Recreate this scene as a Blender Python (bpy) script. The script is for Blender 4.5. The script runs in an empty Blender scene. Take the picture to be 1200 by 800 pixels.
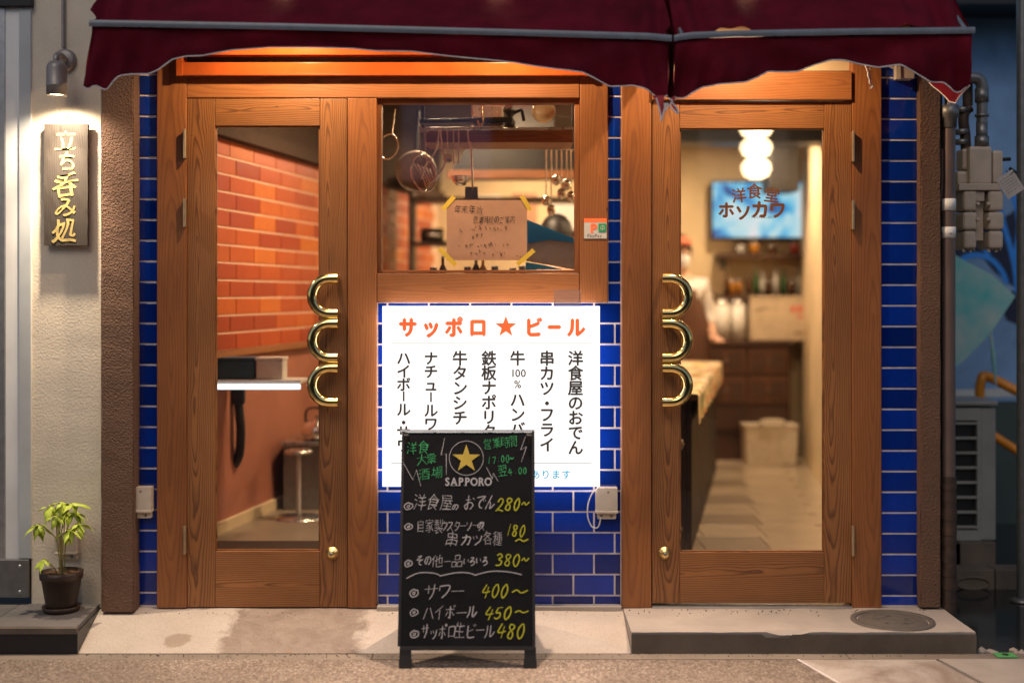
import bpy, bmesh, math, random
from mathutils import Vector, Matrix
R = math.radians
random.seed(7)
S = bpy.context.scene
COL = S.collection
# ------------------------------------------------------------------ camera, world, light
CAM = Vector((0, -5.2, 1.266)); FPX = 1508.0            # focal length in pixels of a 1200 px wide picture
cd = bpy.data.cameras.new('camera'); cam = bpy.data.objects.new('camera', cd); COL.objects.link(cam)
cam.location = CAM; cam.rotation_euler = (R(90), 0, 0)
cd.sensor_width = 36; cd.lens = FPX / 1200 * 36; cd.shift_y = -55 / 1200
cd.clip_start = .05; cd.clip_end = 400
cd.dof.use_dof = True; cd.dof.focus_distance = 5.15; cd.dof.aperture_fstop = .8
S.camera = cam
w = bpy.data.worlds.new('World'); S.world = w; w.use_nodes = True
sky = w.node_tree.nodes.new('ShaderNodeTexSky'); sky.sky_type = 'NISHITA'; sky.sun_disc = False
sky.sun_elevation = R(42); sky.sun_rotation = R(194)
bg = w.node_tree.nodes['Background']; bg.inputs[1].default_value = .07
w.node_tree.links.new(sky.outputs[0], bg.inputs[0])
sl = bpy.data.lights.new('sun', 'SUN'); sl.energy = .5; sl.angle = R(25); sl.color = (1, .80, .62)
so = bpy.data.objects.new('sun', sl); COL.objects.link(so); so.rotation_euler = (R(48), 0, R(-14)); so.location = (0, -8, 8)
S.view_settings.view_transform = 'Standard'; S.view_settings.look = 'None'; S.view_settings.exposure = 0
S.view_settings.gamma = 1
S.cycles.use_denoising = True; S.cycles.max_bounces = 10; S.cycles.transparent_max_bounces = 12
S.cycles.sample_clamp_indirect = 4; S.cycles.caustics_reflective = False; S.cycles.caustics_refractive = False

def px(x, y, Y=0.0):
    "point of the world on the plane at depth Y that the photograph shows at pixel x, y"
    d = (Y - CAM.y) / FPX
    return Vector(((x - 600) * d, Y, CAM.z + (345 - y) * d))
def X(x, Y=0.0): return px(x, 0, Y).x
def Z(y, Y=0.0): return px(0, y, Y).z

# ------------------------------------------------------------------ materials
MATS = {}
def newmat(name):
    m = bpy.data.materials.new(name); m.use_nodes = True; nt = m.node_tree
    MATS[name] = m
    return m, nt, nt.nodes['Principled BSDF']
def N(nt, t, **kw):
    n = nt.nodes.new('ShaderNode' + t)
    for k, v in kw.items():
        if k.startswith('i_'): n.inputs[k[2:].replace('_', ' ')].default_value = v
        elif k.startswith('n_'): n.inputs[int(k[2:])].default_value = v
        else: setattr(n, k, v)
    return n
def L(nt, a, b): nt.links.new(a, b)
def M_(nt, op, a, b=None, c=None, clamp=False):
    n = nt.nodes.new('ShaderNodeMath'); n.operation = op; n.use_clamp = clamp
    for i, v in enumerate((a, b, c)):
        if v is None: continue
        if isinstance(v, (int, float)): n.inputs[i].default_value = v
        else: L(nt, v, n.inputs[i])
    return n.outputs[0]
def ramp(nt, fac, stops):
    r = nt.nodes.new('ShaderNodeValToRGB'); e = r.color_ramp.elements
    while len(e) < len(stops): e.new(.5)
    for q, (p, c) in zip(e, stops): q.position = p; q.color = (*c, 1)
    L(nt, fac, r.inputs[0]); return r.outputs[0]
def mixc(nt, f, a, b, mode='MIX'):
    n = nt.nodes.new('ShaderNodeMix'); n.data_type = 'RGBA'; n.blend_type = mode
    for i, v in ((0, f), (6, a), (7, b)):
        if isinstance(v, (int, float)): n.inputs[i].default_value = v
        elif isinstance(v, tuple): n.inputs[i].default_value = (*v, 1)
        else: L(nt, v, n.inputs[i])
    return n.outputs[2]
def coords(nt, kind='Object', scale=(1, 1, 1), rnd=False):
    tc = N(nt, 'TexCoord'); o = tc.outputs[kind]
    if rnd:
        oi = N(nt, 'ObjectInfo'); a = N(nt, 'VectorMath', operation='ADD')
        m = N(nt, 'VectorMath', operation='SCALE'); m.inputs[0].default_value = (7.3, 11.1, 5.7)
        L(nt, oi.outputs['Random'], m.inputs['Scale']); L(nt, o, a.inputs[0]); L(nt, m.outputs[0], a.inputs[1]); o = a.outputs[0]
    mp = N(nt, 'Mapping'); mp.inputs['Scale'].default_value = scale; L(nt, o, mp.inputs[0])
    return mp.outputs[0]
def noise(nt, vec, scale, detail=4, rough=.55, dist=0):
    n = N(nt, 'TexNoise'); n.inputs['Scale'].default_value = scale; n.inputs['Detail'].default_value = detail
    n.inputs['Roughness'].default_value = rough; n.inputs['Distortion'].default_value = dist
    L(nt, vec, n.inputs['Vector']); return n.outputs['Fac']
def bump(nt, b, h, strength, dist=.002):
    n = N(nt, 'Bump'); n.inputs['Strength'].default_value = strength; n.inputs['Distance'].default_value = dist
    L(nt, h, n.inputs['Height']); L(nt, n.outputs[0], b.inputs['Normal']); return n
def dark(c, k): return tuple(v * k for v in c)

def plain(name, c, rough=.5, metal=0, var=.12, nscale=25, bmp=0, bscale=200, coat=0, c2=None, emis=0, rnd=True):
    m, nt, b = newmat(name)
    v = coords(nt, rnd=rnd)
    f = ramp(nt, noise(nt, v, nscale), [(.3, (0, 0, 0)), (.7, (1, 1, 1))])
    col = mixc(nt, f, dark(c, 1 - var), c2 or tuple(min(1, q * (1 + var)) for q in c))
    L(nt, col, b.inputs['Base Color'])
    b.inputs['Metallic'].default_value = metal
    rn = M_(nt, 'MULTIPLY_ADD', noise(nt, v, nscale * 1.7), .3 * rough, rough * .85)
    L(nt, rn, b.inputs['Roughness'])
    b.inputs['Coat Weight'].default_value = coat
    if bmp: bump(nt, b, noise(nt, v, bscale, 5, .6), bmp)
    if emis:
        L(nt, col, b.inputs['Emission Color']); b.inputs['Emission Strength'].default_value = emis
    return m
def glow(name, c, s, base=.8):
    m, nt, b = newmat(name); b.inputs['Base Color'].default_value = (base, base, base, 1)
    b.inputs['Emission Color'].default_value = (*c, 1); b.inputs['Emission Strength'].default_value = s
    b.inputs['Roughness'].default_value = .35; return m

def wood(name, horiz, early, late, contrast=1., freq=105, rough=.42, slope=.045):
    m, nt, b = newmat(name)
    tc = N(nt, 'TexCoord'); oi = N(nt, 'ObjectInfo'); rn = oi.outputs['Random']
    sp = N(nt, 'SeparateXYZ'); L(nt, tc.outputs['Object'], sp.inputs[0])
    u, v = (sp.outputs[2], sp.outputs[0]) if horiz else (sp.outputs[0], sp.outputs[2])
    cb = N(nt, 'CombineXYZ'); L(nt, M_(nt, 'MULTIPLY', u, 4.), cb.inputs[0]); L(nt, M_(nt, 'MULTIPLY', v, 1.1), cb.inputs[1])
    L(nt, M_(nt, 'MULTIPLY_ADD', rn, 37., 1.), cb.inputs[2])
    n1 = noise(nt, cb.outputs[0], 1.6, 3, .5)
    cb2 = N(nt, 'CombineXYZ'); L(nt, M_(nt, 'MULTIPLY', u, 30.), cb2.inputs[0]); L(nt, M_(nt, 'MULTIPLY', v, 5.), cb2.inputs[1]); L(nt, M_(nt, 'MULTIPLY', rn, 91.), cb2.inputs[2])
    n2 = noise(nt, cb2.outputs[0], 1., 4, .6)
    uu = M_(nt, 'ADD', M_(nt, 'ADD', u, M_(nt, 'MULTIPLY_ADD', rn, .05, -.025)), M_(nt, 'MULTIPLY_ADD', n1, .05, -.025))
    rr2 = M_(nt, 'FRACT', M_(nt, 'MULTIPLY', rn, 17.3))
    vv = M_(nt, 'ADD', M_(nt, 'MULTIPLY', M_(nt, 'ADD', v, M_(nt, 'MULTIPLY_ADD', rr2, .9, -.45)), slope), M_(nt, 'MULTIPLY_ADD', n1, .05, -.025))
    vv = M_(nt, 'ADD', vv, M_(nt, 'MULTIPLY', n2, .004))
    r = M_(nt, 'SQRT', M_(nt, 'ADD', M_(nt, 'MULTIPLY', uu, uu), M_(nt, 'MULTIPLY', vv, vv)))
    fr = M_(nt, 'FRACT', M_(nt, 'MULTIPLY', r, freq))
    ring = ramp(nt, fr, [(0, (0, 0, 0)), (.45, (.18, .18, .18)), (.82, (1, 1, 1)), (1, (0, 0, 0))])
    cb3 = N(nt, 'CombineXYZ'); L(nt, M_(nt, 'MULTIPLY', u, 420.), cb3.inputs[0]); L(nt, M_(nt, 'MULTIPLY', v, 7.), cb3.inputs[1]); L(nt, M_(nt, 'MULTIPLY', rn, 53.), cb3.inputs[2])
    fib = noise(nt, cb3.outputs[0], 1., 3, .6)
    f = M_(nt, 'ADD', M_(nt, 'MULTIPLY', ring, .62 * contrast), M_(nt, 'MULTIPLY_ADD', fib, .55, -.16), clamp=True)
    col = mixc(nt, f, early, late)
    big = ramp(nt, noise(nt, cb.outputs[0], .9, 5, .6), [(.25, (.55, .50, .46)), (.72, (1.14, 1.1, 1.06))])
    col = mixc(nt, 1., col, big, 'MULTIPLY')
    vo = N(nt, 'TexVoronoi', feature='F1'); vo.inputs['Scale'].default_value = 1.
    cb4 = N(nt, 'CombineXYZ'); L(nt, M_(nt, 'MULTIPLY', u, 5.), cb4.inputs[0]); L(nt, M_(nt, 'MULTIPLY', v, 2.6), cb4.inputs[1]); L(nt, M_(nt, 'MULTIPLY', rn, 29.), cb4.inputs[2])
    L(nt, cb4.outputs[0], vo.inputs['Vector'])
    kn = ramp(nt, M_(nt, 'ADD', vo.outputs['Distance'], M_(nt, 'MULTIPLY', n2, .012)), [(.016, (.25, .18, .15)), (.035, (1, 1, 1))])
    col = mixc(nt, 1., col, kn, 'MULTIPLY')
    pit = ramp(nt, noise(nt, tc.outputs['Object'], 160, 2, .5), [(.26, (.45, .4, .38)), (.31, (1, 1, 1))])
    col = mixc(nt, .6, col, pit, 'MULTIPLY')
    L(nt, col, b.inputs['Base Color'])
    L(nt, M_(nt, 'MULTIPLY_ADD', f, .18, rough), b.inputs['Roughness'])
    b.inputs['Coat Weight'].default_value = .05; b.inputs['Coat Roughness'].default_value = .3
    bump(nt, b, M_(nt, 'ADD', ring, fib), .22, .0006)
    return m
EW, LW = (.43, .19, .064), (.10, .033, .012)
WV = wood('door wood upright grain', False, EW, LW, 1.15, freq=150, slope=.038)
WH = wood('door wood level grain', True, EW, LW, 1.15, freq=140, slope=.038)
PV = wood('post wood upright grain', False, (.40, .158, .050), (.165, .052, .018), .7, freq=95)
PH = wood('beam wood level grain', True, (.40, .158, .050), (.165, .052, .018), .7, freq=95)
DKW = wood('dark cabinet wood', True, (.075, .03, .014), (.03, .012, .007), 1, freq=60)
DKV = wood('dark slat wood', False, (.028, .012, .008), (.012, .006, .004), 1, freq=60)
SIGNW = wood('weathered sign wood', False, (.062, .050, .040), (.028, .023, .019), 1.1, freq=120, rough=.6)
RED = plain('red varnish', (.42, .085, .018), .16, coat=.6, var=.15, nscale=8)

def tile(name, c, rough=.07, spread=.35, bsc=14):
    m, nt, b = newmat(name)
    oi = N(nt, 'ObjectInfo'); v = coords(nt, rnd=True)
    c1 = ramp(nt, oi.outputs['Random'], [(0, dark(c, 1 - spread)), (1, dark(c, 1 + spread))])
    n = noise(nt, v, 45, 4)
    L(nt, mixc(nt, M_(nt, 'MULTIPLY', n, .5), c1, dark(c, .45)), b.inputs['Base Color'])
    L(nt, M_(nt, 'MULTIPLY_ADD', noise(nt, v, 60, 4), .12, rough - .02), b.inputs['Roughness'])
    b.inputs['IOR'].default_value = 1.55
    bump(nt, b, noise(nt, v, bsc, 2), .25, .004)
    return m
BLUE = tile('cobalt glazed tile', (.0035, .034, .33), spread=.45)
m, nt, b = newmat('orange glazed brick'); BRICK = m
oi = N(nt, 'ObjectInfo'); v = coords(nt, rnd=True)
c1 = ramp(nt, oi.outputs['Random'], [(0, (.34, .045, .016)), (.35, (.46, .07, .017)), (.7, (.58, .12, .02)), (1, (.68, .19, .028))])
L(nt, mixc(nt, M_(nt, 'MULTIPLY', noise(nt, v, 18, 5), .5), c1, (.24, .04, .02)), b.inputs['Base Color'])
b.inputs['Roughness'].default_value = .3; bump(nt, b, noise(nt, v, 12, 3), .3, .004)
GROUT = plain('white grout', (.80, .72, .70), .8, var=.15, bmp=.3)
BGROUT = plain('pale brick mortar', (.80, .60, .44), .8, bmp=.3)

def stucco(name, c, scale, strength, dist=.004, stain=.25, rough=.85):
    m, nt, b = newmat(name); v = coords(nt)
    a = noise(nt, v, scale, 6, .62); vo = N(nt, 'TexVoronoi', feature='SMOOTH_F1'); vo.inputs['Scale'].default_value = scale * .9
    L(nt, v, vo.inputs['Vector'])
    st = ramp(nt, noise(nt, v, 2.2, 6, .65, .4), [(.3, dark(c, 1 - stain)), (.65, c)])
    sp = ramp(nt, noise(nt, v, 34, 4, .6), [(.22, (.55, .5, .46)), (.33, (1, 1, 1))])
    L(nt, mixc(nt, .5, st, sp, 'MULTIPLY'), b.inputs['Base Color']); b.inputs['Roughness'].default_value = rough
    bump(nt, b, M_(nt, 'ADD', a, M_(nt, 'MULTIPLY', vo.outputs['Distance'], .8)), strength, dist)
    return m
WSTUC = stucco('white painted stucco', (.84, .74, .59), 130, .45, .0022, .18)
BSTUC = stucco('brown roughcast stucco', (.185, .10, .062), 150, 1., .006, .2)
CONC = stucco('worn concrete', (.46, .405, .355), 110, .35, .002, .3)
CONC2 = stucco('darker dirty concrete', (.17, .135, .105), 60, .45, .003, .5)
SLABTOP = stucco('grey slab stone', (.15, .14, .135), 80, .3, .002, .3)
m, nt, b = newmat('washed aggregate paving'); AGG = m
v = coords(nt); vo = N(nt, 'TexVoronoi', feature='F1'); vo.inputs['Scale'].default_value = 170; L(nt, v, vo.inputs['Vector'])
sepc = N(nt, 'SeparateColor'); L(nt, vo.outputs['Color'], sepc.inputs[0])
c1 = ramp(nt, sepc.outputs[0], [(0, (.11, .085, .07)), (.4, (.25, .19, .15)), (.8, (.36, .29, .23)), (1, (.55, .48, .42))])
st = ramp(nt, noise(nt, v, 1.7, 6, .65), [(.3, (.62, .6, .58)), (.7, (1, 1, 1))])
L(nt, mixc(nt, 1., c1, st, 'MULTIPLY'), b.inputs['Base Color']); b.inputs['Roughness'].default_value = .75
bump(nt, b, vo.outputs['Distance'], -.8, .003)
m, nt, b = newmat('stained apron concrete'); APRON = m
v = coords(nt)
c1 = ramp(nt, noise(nt, v, 2.6, 8, .66, .7), [(.36, (.27, .21, .165)), (.45, (.40, .335, .285)), (.54, (.52, .46, .41)), (.7, (.57, .51, .46))])
c2 = ramp(nt, noise(nt, v, 150, 3), [(.3, (.8, .78, .76)), (.6, (1, 1, 1))])
L(nt, mixc(nt, 1., c1, c2, 'MULTIPLY'), b.inputs['Base Color']); b.inputs['Roughness'].default_value = .7
bump(nt, b, noise(nt, v, 120, 6), .35, .002)

m, nt, b = newmat('maroon canvas'); CANVAS = m
v = coords(nt)
c1 = ramp(nt, noise(nt, v, 6, 5), [(.3, (.08, .0028, .009)), (.7, (.175, .006, .021))])
L(nt, c1, b.inputs['Base Color']); b.inputs['Roughness'].default_value = .75
b.inputs['Specular IOR Level'].default_value = .12; b.inputs['Sheen Weight'].default_value = .02; b.inputs['Sheen Tint'].default_value = (.9, .3, .35, 1)
bump(nt, b, M_(nt, 'ADD', noise(nt, v, 500, 2), M_(nt, 'MULTIPLY', noise(nt, v, 14, 4), 3)), .5, .003)
TRIMW = plain('grey white piping', (.82, .80, .82), .5)
plain('stitch thread', (.05, .004, .008), .7)
STRIPE = plain('grey reflective band', (.20, .23, .27), .35)

def thinglass(name, tint=(1, 1, 1), rough=.0, ior=1.45, dirt=.005):
    m, nt, b = newmat(name); nt.nodes.remove(b); out = nt.nodes['Material Output']
    tr = N(nt, 'BsdfTransparent'); tr.inputs[0].default_value = (*tint, 1)
    gl = N(nt, 'BsdfGlossy'); gl.inputs['Roughness'].default_value = rough
    fr = N(nt, 'Fresnel'); fr.inputs['IOR'].default_value = ior
    df = N(nt, 'BsdfDiffuse'); df.inputs[0].default_value = (.7, .7, .72, 1)
    mx = N(nt, 'MixShader'); L(nt, M_(nt, 'MULTIPLY', fr.outputs[0], 1.15), mx.inputs[0]); L(nt, tr.outputs[0], mx.inputs[1]); L(nt, gl.outputs[0], mx.inputs[2])
    m2 = N(nt, 'MixShader'); v = coords(nt)
    L(nt, M_(nt, 'MULTIPLY', noise(nt, v, 5, 5), dirt), m2.inputs[0]); L(nt, mx.outputs[0], m2.inputs[1]); L(nt, df.outputs[0], m2.inputs[2])
    L(nt, m2.outputs[0], out.inputs[0]); return m
GLASS = thinglass('window glass')
CLEAR = thinglass('clear plastic', (.93, .9, .9), .1, 1.5, .35)
BLUEPL = thinglass('blue plastic film', (.25, .5, 1.), .2, 1.5, .9)
BRASS = plain('polished brass', (.95, .72, .30), .16, 1, var=.08)
BRASSK = plain('satin brass', (.80, .58, .24), .32, 1, var=.08)
STEEL = plain('brushed steel', (.55, .53, .5), .28, 1, var=.2)
DSTEEL = plain('dull grey metal', (.25, .245, .24), .45, .8, bmp=.1)
LAMPG = plain('grey cast lamp metal', (.33, .30, .28), .42, .3)
HINGEM = plain('pale gold hinge metal', (.62, .48, .30), .38, .9)
IVORY = plain('ivory plastic', (.62, .54, .44), .4, var=.08)
WHITEP = plain('white plastic', (.72, .70, .66), .4, var=.06)
BLACKP = plain('black paint', (.012, .012, .014), .45, var=.2)
BOARDM = plain('chalkboard black', (.006, .0065, .009), .6, var=.35, nscale=9)
ALU = plain('aluminium edge', (.6, .6, .6), .35, .9)
GOLDP = plain('gold leaf paint', (.46, .35, .12), .65, 0, var=.3, nscale=60)
INKG = plain('dark grey print', (.07, .07, .072), .6)
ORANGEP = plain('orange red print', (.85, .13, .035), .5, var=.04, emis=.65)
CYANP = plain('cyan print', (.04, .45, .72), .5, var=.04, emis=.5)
def chalk(name, c):
    m, nt, b = newmat(name); nt.nodes.remove(b); v = coords(nt)
    d = N(nt, 'BsdfDiffuse'); d.inputs[0].default_value = (*c, 1); t = N(nt, 'BsdfTransparent'); mx = N(nt, 'MixShader')
    L(nt, ramp(nt, noise(nt, v, 380, 4, .7), [(.3, (.15, .15, .15)), (.5, (1, 1, 1))]), mx.inputs[0])
    L(nt, t.outputs[0], mx.inputs[1]); L(nt, d.outputs[0], mx.inputs[2]); L(nt, mx.outputs[0], nt.nodes['Material Output'].inputs[0]); return m
BOARDM.node_tree.nodes['Principled BSDF'].inputs['Specular IOR Level'].default_value = .15
CHW = chalk('white chalk', (.42, .42, .45)); CHY = chalk('yellow chalk', (.46, .47, .04)); CHG = chalk('green chalk', (.07, .42, .17))
STARY = plain('printed gold', (.48, .36, .05), .5); PRG = plain('printed silver grey', (.36, .37, .4), .5)
KRAFT = plain('kraft paper', (.50, .27, .16), .75, var=.08, nscale=12, bmp=.4, bscale=30)
TAPEY = plain('yellow tape', (.80, .55, .06), .5); INK = plain('marker ink', (.05, .03, .03), .6)
INKL = plain('faded marker ink', (.16, .08, .05), .6)
CREAM = plain('cream wall paint', (.66, .52, .32), .8, nscale=3, bmp=.1)
RWALL = plain('dull red wall paint', (.36, .13, .075), .7, nscale=3, bmp=.15)
CEIL = plain('brown ceiling paint', (.05, .034, .026), .8)
FLOORT = plain('beige floor tile', (.42, .34, .25), .3, nscale=6)
FLOORD = plain('grey brown floor and stool shade', (.27, .215, .155), .3, nscale=6)
BLUEWALL = stucco('blue painted wall', (.22, .40, .70), 20, .2, .003, .35)
NAVY = plain('navy paint', (.01, .018, .05), .6); LBLUE = plain('bright blue spray paint', (.03, .26, .85), .5)
TEAL = plain('weathered turquoise sheet', (.09, .60, .62), .6, c2=(.50, .60, .60), nscale=5, bmp=.2)
ORPIPE = plain('orange painted pipe', (.75, .27, .02), .35)
GREYP = plain('grey painted frame', (.50, .53, .54), .5, nscale=4)
GREYW = plain('pale grey cladding', (.82, .82, .80), .5, nscale=3)
ACW = plain('air conditioner casing', (.30, .30, .28), .5, nscale=6)
METER = plain('taupe meter casing', (.56, .46, .36), .5, .1, nscale=12, bmp=.15)
RUST = plain('rusty pipe', (.12, .075, .055), .6, .4, nscale=18, c2=(.055, .04, .035), bmp=.5, bscale=60)
WETG = plain('wet dark asphalt', (.018, .02, .022), .1, nscale=4, bmp=.25, bscale=14)
ASPH = stucco('dark asphalt', (.05, .05, .052), 120, .6, .004, .3)
LEAF = plain('yellow green leaf', (.42, .54, .05), .5, nscale=20); LEAF.node_tree.nodes['Principled BSDF'].inputs['Transmission Weight'].default_value = 0
STEMG = plain('plant stem', (.33, .28, .11), .6); POTM = plain('dark brown pot', (.045, .026, .018), .45); SOIL = plain('potting soil', (.09, .045, .02), .9, bmp=1, bscale=80)
SKIN = plain('skin', (.60, .36, .25), .5, var=.04); HAIR = plain('black hair', (.015, .012, .012), .5); SHIRTW = None
APRONB = plain('brown apron cloth', (.11, .05, .03), .8); CAPR = plain('red brown cap cloth', (.45, .12, .06), .8)
MASKW = plain('white mask cloth', (.7, .7, .7), .8); SHIRTG = plain('grey blue shirt', (.10, .12, .17), .8); TROUS = plain('dark trousers', (.02, .02, .025), .8)
def stripes(name, cols, scale, axis=0, rough=.8):
    m, nt, b = newmat(name); tc = N(nt, 'TexCoord'); sp = N(nt, 'SeparateXYZ'); L(nt, tc.outputs['Object'], sp.inputs[0])
    f = M_(nt, 'FRACT', M_(nt, 'MULTIPLY', sp.outputs[axis], scale)); r = nt.nodes.new('ShaderNodeValToRGB'); r.color_ramp.interpolation = 'CONSTANT'
    e = r.color_ramp.elements
    while len(e) < len(cols): e.new(.5)
    for i, c in enumerate(cols): e[i].position = i / len(cols); e[i].color = (*c, 1)
    L(nt, f, r.inputs[0]); L(nt, r.outputs[0], b.inputs['Base Color']); b.inputs['Roughness'].default_value = rough; return m
SHIRTW = stripes('white striped shirt', [(.7, .68, .66)] * 5 + [(.25, .22, .25)], 22)
m, nt, b = newmat('patchwork counter cloth'); CLOTH = m
v = coords(nt, scale=(1, 1, 1)); vo = N(nt, 'TexVoronoi', distance='CHEBYCHEV'); vo.inputs['Scale'].default_value = 19; vo.inputs['Randomness'].default_value = .6; L(nt, v, vo.inputs['Vector'])
sepc = N(nt, 'SeparateColor'); L(nt, vo.outputs['Color'], sepc.inputs[0])
L(nt, ramp(nt, sepc.outputs[0], [(0, (.75, .62, .36)), (.3, (.8, .7, .5)), (.42, (.16, .26, .12)), (.55, (.72, .50, .12)), (.68, (.6, .03, .02)), (.8, (.75, .68, .5)), (1, (.06, .04, .05))]), b.inputs['Base Color'])
b.inputs['Roughness'].default_value = .8
m, nt, b = newmat('television picture'); TVM = m
v = coords(nt); a = noise(nt, v, 4.5, 2, .4, .6); c1 = ramp(nt, a, [(.36, (.02, .08, .3)), (.42, (.04, .36, .8)), (.49, (.22, .72, 1)), (.58, (.6, .92, 1)), (.7, (.95, .96, 1))])
L(nt, c1, b.inputs['Emission Color']); b.inputs['Emission Strength'].default_value = .8; b.inputs['Roughness'].default_value = .2; b.inputs['Base Color'].default_value = (.01, .01, .01, 1)
BOXB = plain('beige appliance casing', (.52, .42, .30), .5); TOTE = plain('cream plastic tote', (.66, .58, .46), .5)
BULB = glow('lamp bulb', (1, .68, .38), 14); LOBE = glow('milk glass lamp', (1, .76, .42), 1.5)
SIGNF = glow('backlit acrylic face', (1., .98, .955), .93); SIGNS = glow('backlit acrylic side', (1, .86, .82), 3.4)
TUBE = glow('fluorescent tube', (.8, .95, 1), 1.6)
BOT = [plain('bottle glass ' + n, c, .12, 0) for n, c in (('brown', (.07, .03, .01)), ('green', (.02, .08, .03)), ('clear', (.4, .4, .38)), ('red', (.35, .04, .02)), ('amber', (.4, .17, .02)))]
MANH = plain('manhole iron', (.12, .105, .09), .75, .1, bmp=.6, bscale=60)

# ------------------------------------------------------------------ mesh helpers
W0 = {}
class MB:
    def __init__(s): s.v = []; s.f = []; s.smooth = []
    def add(s, vs, fs, sm=False):
        o = len(s.v); s.v += [Vector(p) for p in vs]; s.f += [tuple(i + o for i in f) for f in fs]; s.smooth += [sm] * len(fs); return s
    def bm(s, bm, sm=False):
        bm.verts.ensure_lookup_table(); s.add([v.co.copy() for v in bm.verts], [[v.index for v in f.verts] for f in bm.faces], sm); bm.free(); return s
    def box(s, a, b, bev=.0, seg=2, mat=None):
        a = Vector(a); b = Vector(b); bm = bmesh.new(); bmesh.ops.create_cube(bm, size=1)
        for v in bm.verts: v.co = Vector([(a[i] + b[i]) / 2 + v.co[i] * abs(b[i] - a[i]) for i in range(3)])
        if bev:
            bmesh.ops.bevel(bm, geom=list(bm.edges), offset=min(bev, min(abs(b[i] - a[i]) for i in range(3)) * .45), segments=seg, affect='EDGES', profile=.6)
        bm.verts.index_update()
        if mat: bmesh.ops.transform(bm, matrix=mat, verts=bm.verts)
        return s.bm(bm)
    def tube(s, pts, r, n=10, cap=True, rs=None):
        pts = [Vector(p) for p in pts]; rings = []; up = None
        for i, p in enumerate(pts):
            t = (pts[min(i + 1, len(pts) - 1)] - pts[max(i - 1, 0)]).normalized()
            if up is None: up = t.orthogonal().normalized()
            up = (up - t * up.dot(t)).normalized(); sd = t.cross(up); rr = rs[i] if rs else r
            rings.append([p + (up * math.cos(2 * math.pi * k / n) + sd * math.sin(2 * math.pi * k / n)) * rr for k in range(n)])
        vs = [q for g in rings for q in g]; fs = []
        for i in range(len(rings) - 1):
            for k in range(n): k2 = (k + 1) % n; fs.append((i * n + k, i * n + k2, (i + 1) * n + k2, (i + 1) * n + k))
        s.add(vs, fs, True)
        if cap: s.add(rings[0], [tuple(range(n))[::-1]]); s.add(rings[-1], [tuple(range(n))])
        return s
    def lathe(s, prof, c=(0, 0, 0), n=24, axis='z'):
        vs = []; fs = []
        for r, h in prof:
            for k in range(n):
                a = 2 * math.pi * k / n; x, y = max(r, 1e-5) * math.cos(a), max(r, 1e-5) * math.sin(a)
                vs.append(Vector(c) + (Vector((x, y, h)) if axis == 'z' else Vector((x, -h, y)) if axis == 'y' else Vector((h, x, y))))
        for i in range(len(prof) - 1):
            for k in range(n): k2 = (k + 1) % n; fs.append((i * n + k, i * n + k2, (i + 1) * n + k2, (i + 1) * n + k))
        return s.add(vs, fs, True)
    def grid(s, f, nu, nv, sm=True):
        return s.add([f(i / nu, j / nv) for j in range(nv + 1) for i in range(nu + 1)],
                     [(j * (nu + 1) + i, j * (nu + 1) + i + 1, (j + 1) * (nu + 1) + i + 1, (j + 1) * (nu + 1) + i) for j in range(nv) for i in range(nu)], sm)
    def prism(s, poly, y0, y1):
        "outline in x,z given depth from y0 (front) to y1"
        n = len(poly); s.add([(p[0], y0, p[1]) for p in poly] + [(p[0], y1, p[1]) for p in poly],
            [tuple(range(n)), tuple(range(2 * n - 1, n - 1, -1))] + [(i, i + n, (i + 1) % n + n, (i + 1) % n) for i in range(n)]); return s
    def xf(s, m):
        s.v = [m @ v for v in s.v]; return s
    def mesh(s, name, org):
        me = bpy.data.meshes.new(name); me.from_pydata([v - org for v in s.v], [], s.f); me.update()
        me.polygons.foreach_set('use_smooth', s.smooth)
        b = bmesh.new(); b.from_mesh(me); bmesh.ops.recalc_face_normals(b, faces=b.faces); b.to_mesh(me); b.free()
        return me
    def build(s, name, mat, parent=None, org=None, **kw):
        if org is None:
            lo = [min(v[i] for v in s.v) for i in range(3)]; hi = [max(v[i] for v in s.v) for i in range(3)]
            org = Vector([(lo[i] + hi[i]) / 2 for i in range(3)])
        me = s.mesh(name, Vector(org)); me.materials.append(mat)
        return link(name, me, org, parent, **kw)
def link(name, me, org, parent=None, **kw):
    o = bpy.data.objects.new(name, me); COL.objects.link(o); o.location = org; W0[o.name] = Vector(org)
    if parent: o.parent = parent; o.matrix_parent_inverse = Matrix.Translation(-W0[parent.name])
    if kw: tag(o, **kw)
    return o
def tag(o, label=None, cat=None, group=None, kind=None):
    if label: o['label'] = label
    if cat: o['category'] = cat
    if group: o['group'] = group
    if kind: o['kind'] = kind
    return o
def thing(name, loc, label, cat, group=None, kind=None, parent=None):
    o = bpy.data.objects.new(name, None); o.empty_display_size = .1; COL.objects.link(o); o.location = loc; W0[o.name] = Vector(loc)
    return tag(o, label, cat, group, kind)
def box(name, mat, a, b, parent=None, bev=.002, **kw): return MB().box(a, b, bev).build(name, mat, parent, **kw)
def kids(o): return [c for c in bpy.data.objects if c.parent == o]
def copy_tree(o, parent=None):
    c = o.copy(); COL.objects.link(c); W0[c.name] = W0[o.name].copy()
    if parent: c.parent = parent
    for ch in kids(o): copy_tree(ch, c)
    return c
def pbox(name, mat, x0, y0, x1, y1, Y0, Y1, parent=None, bev=.002, **kw):
    "box whose front face, at depth Y0, covers these pixels"
    a = px(x0, y1, Y0); b = px(x1, y0, Y0); return box(name, mat, (a.x, Y0, a.z), (b.x, Y1, b.z), parent, bev, **kw)

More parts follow.
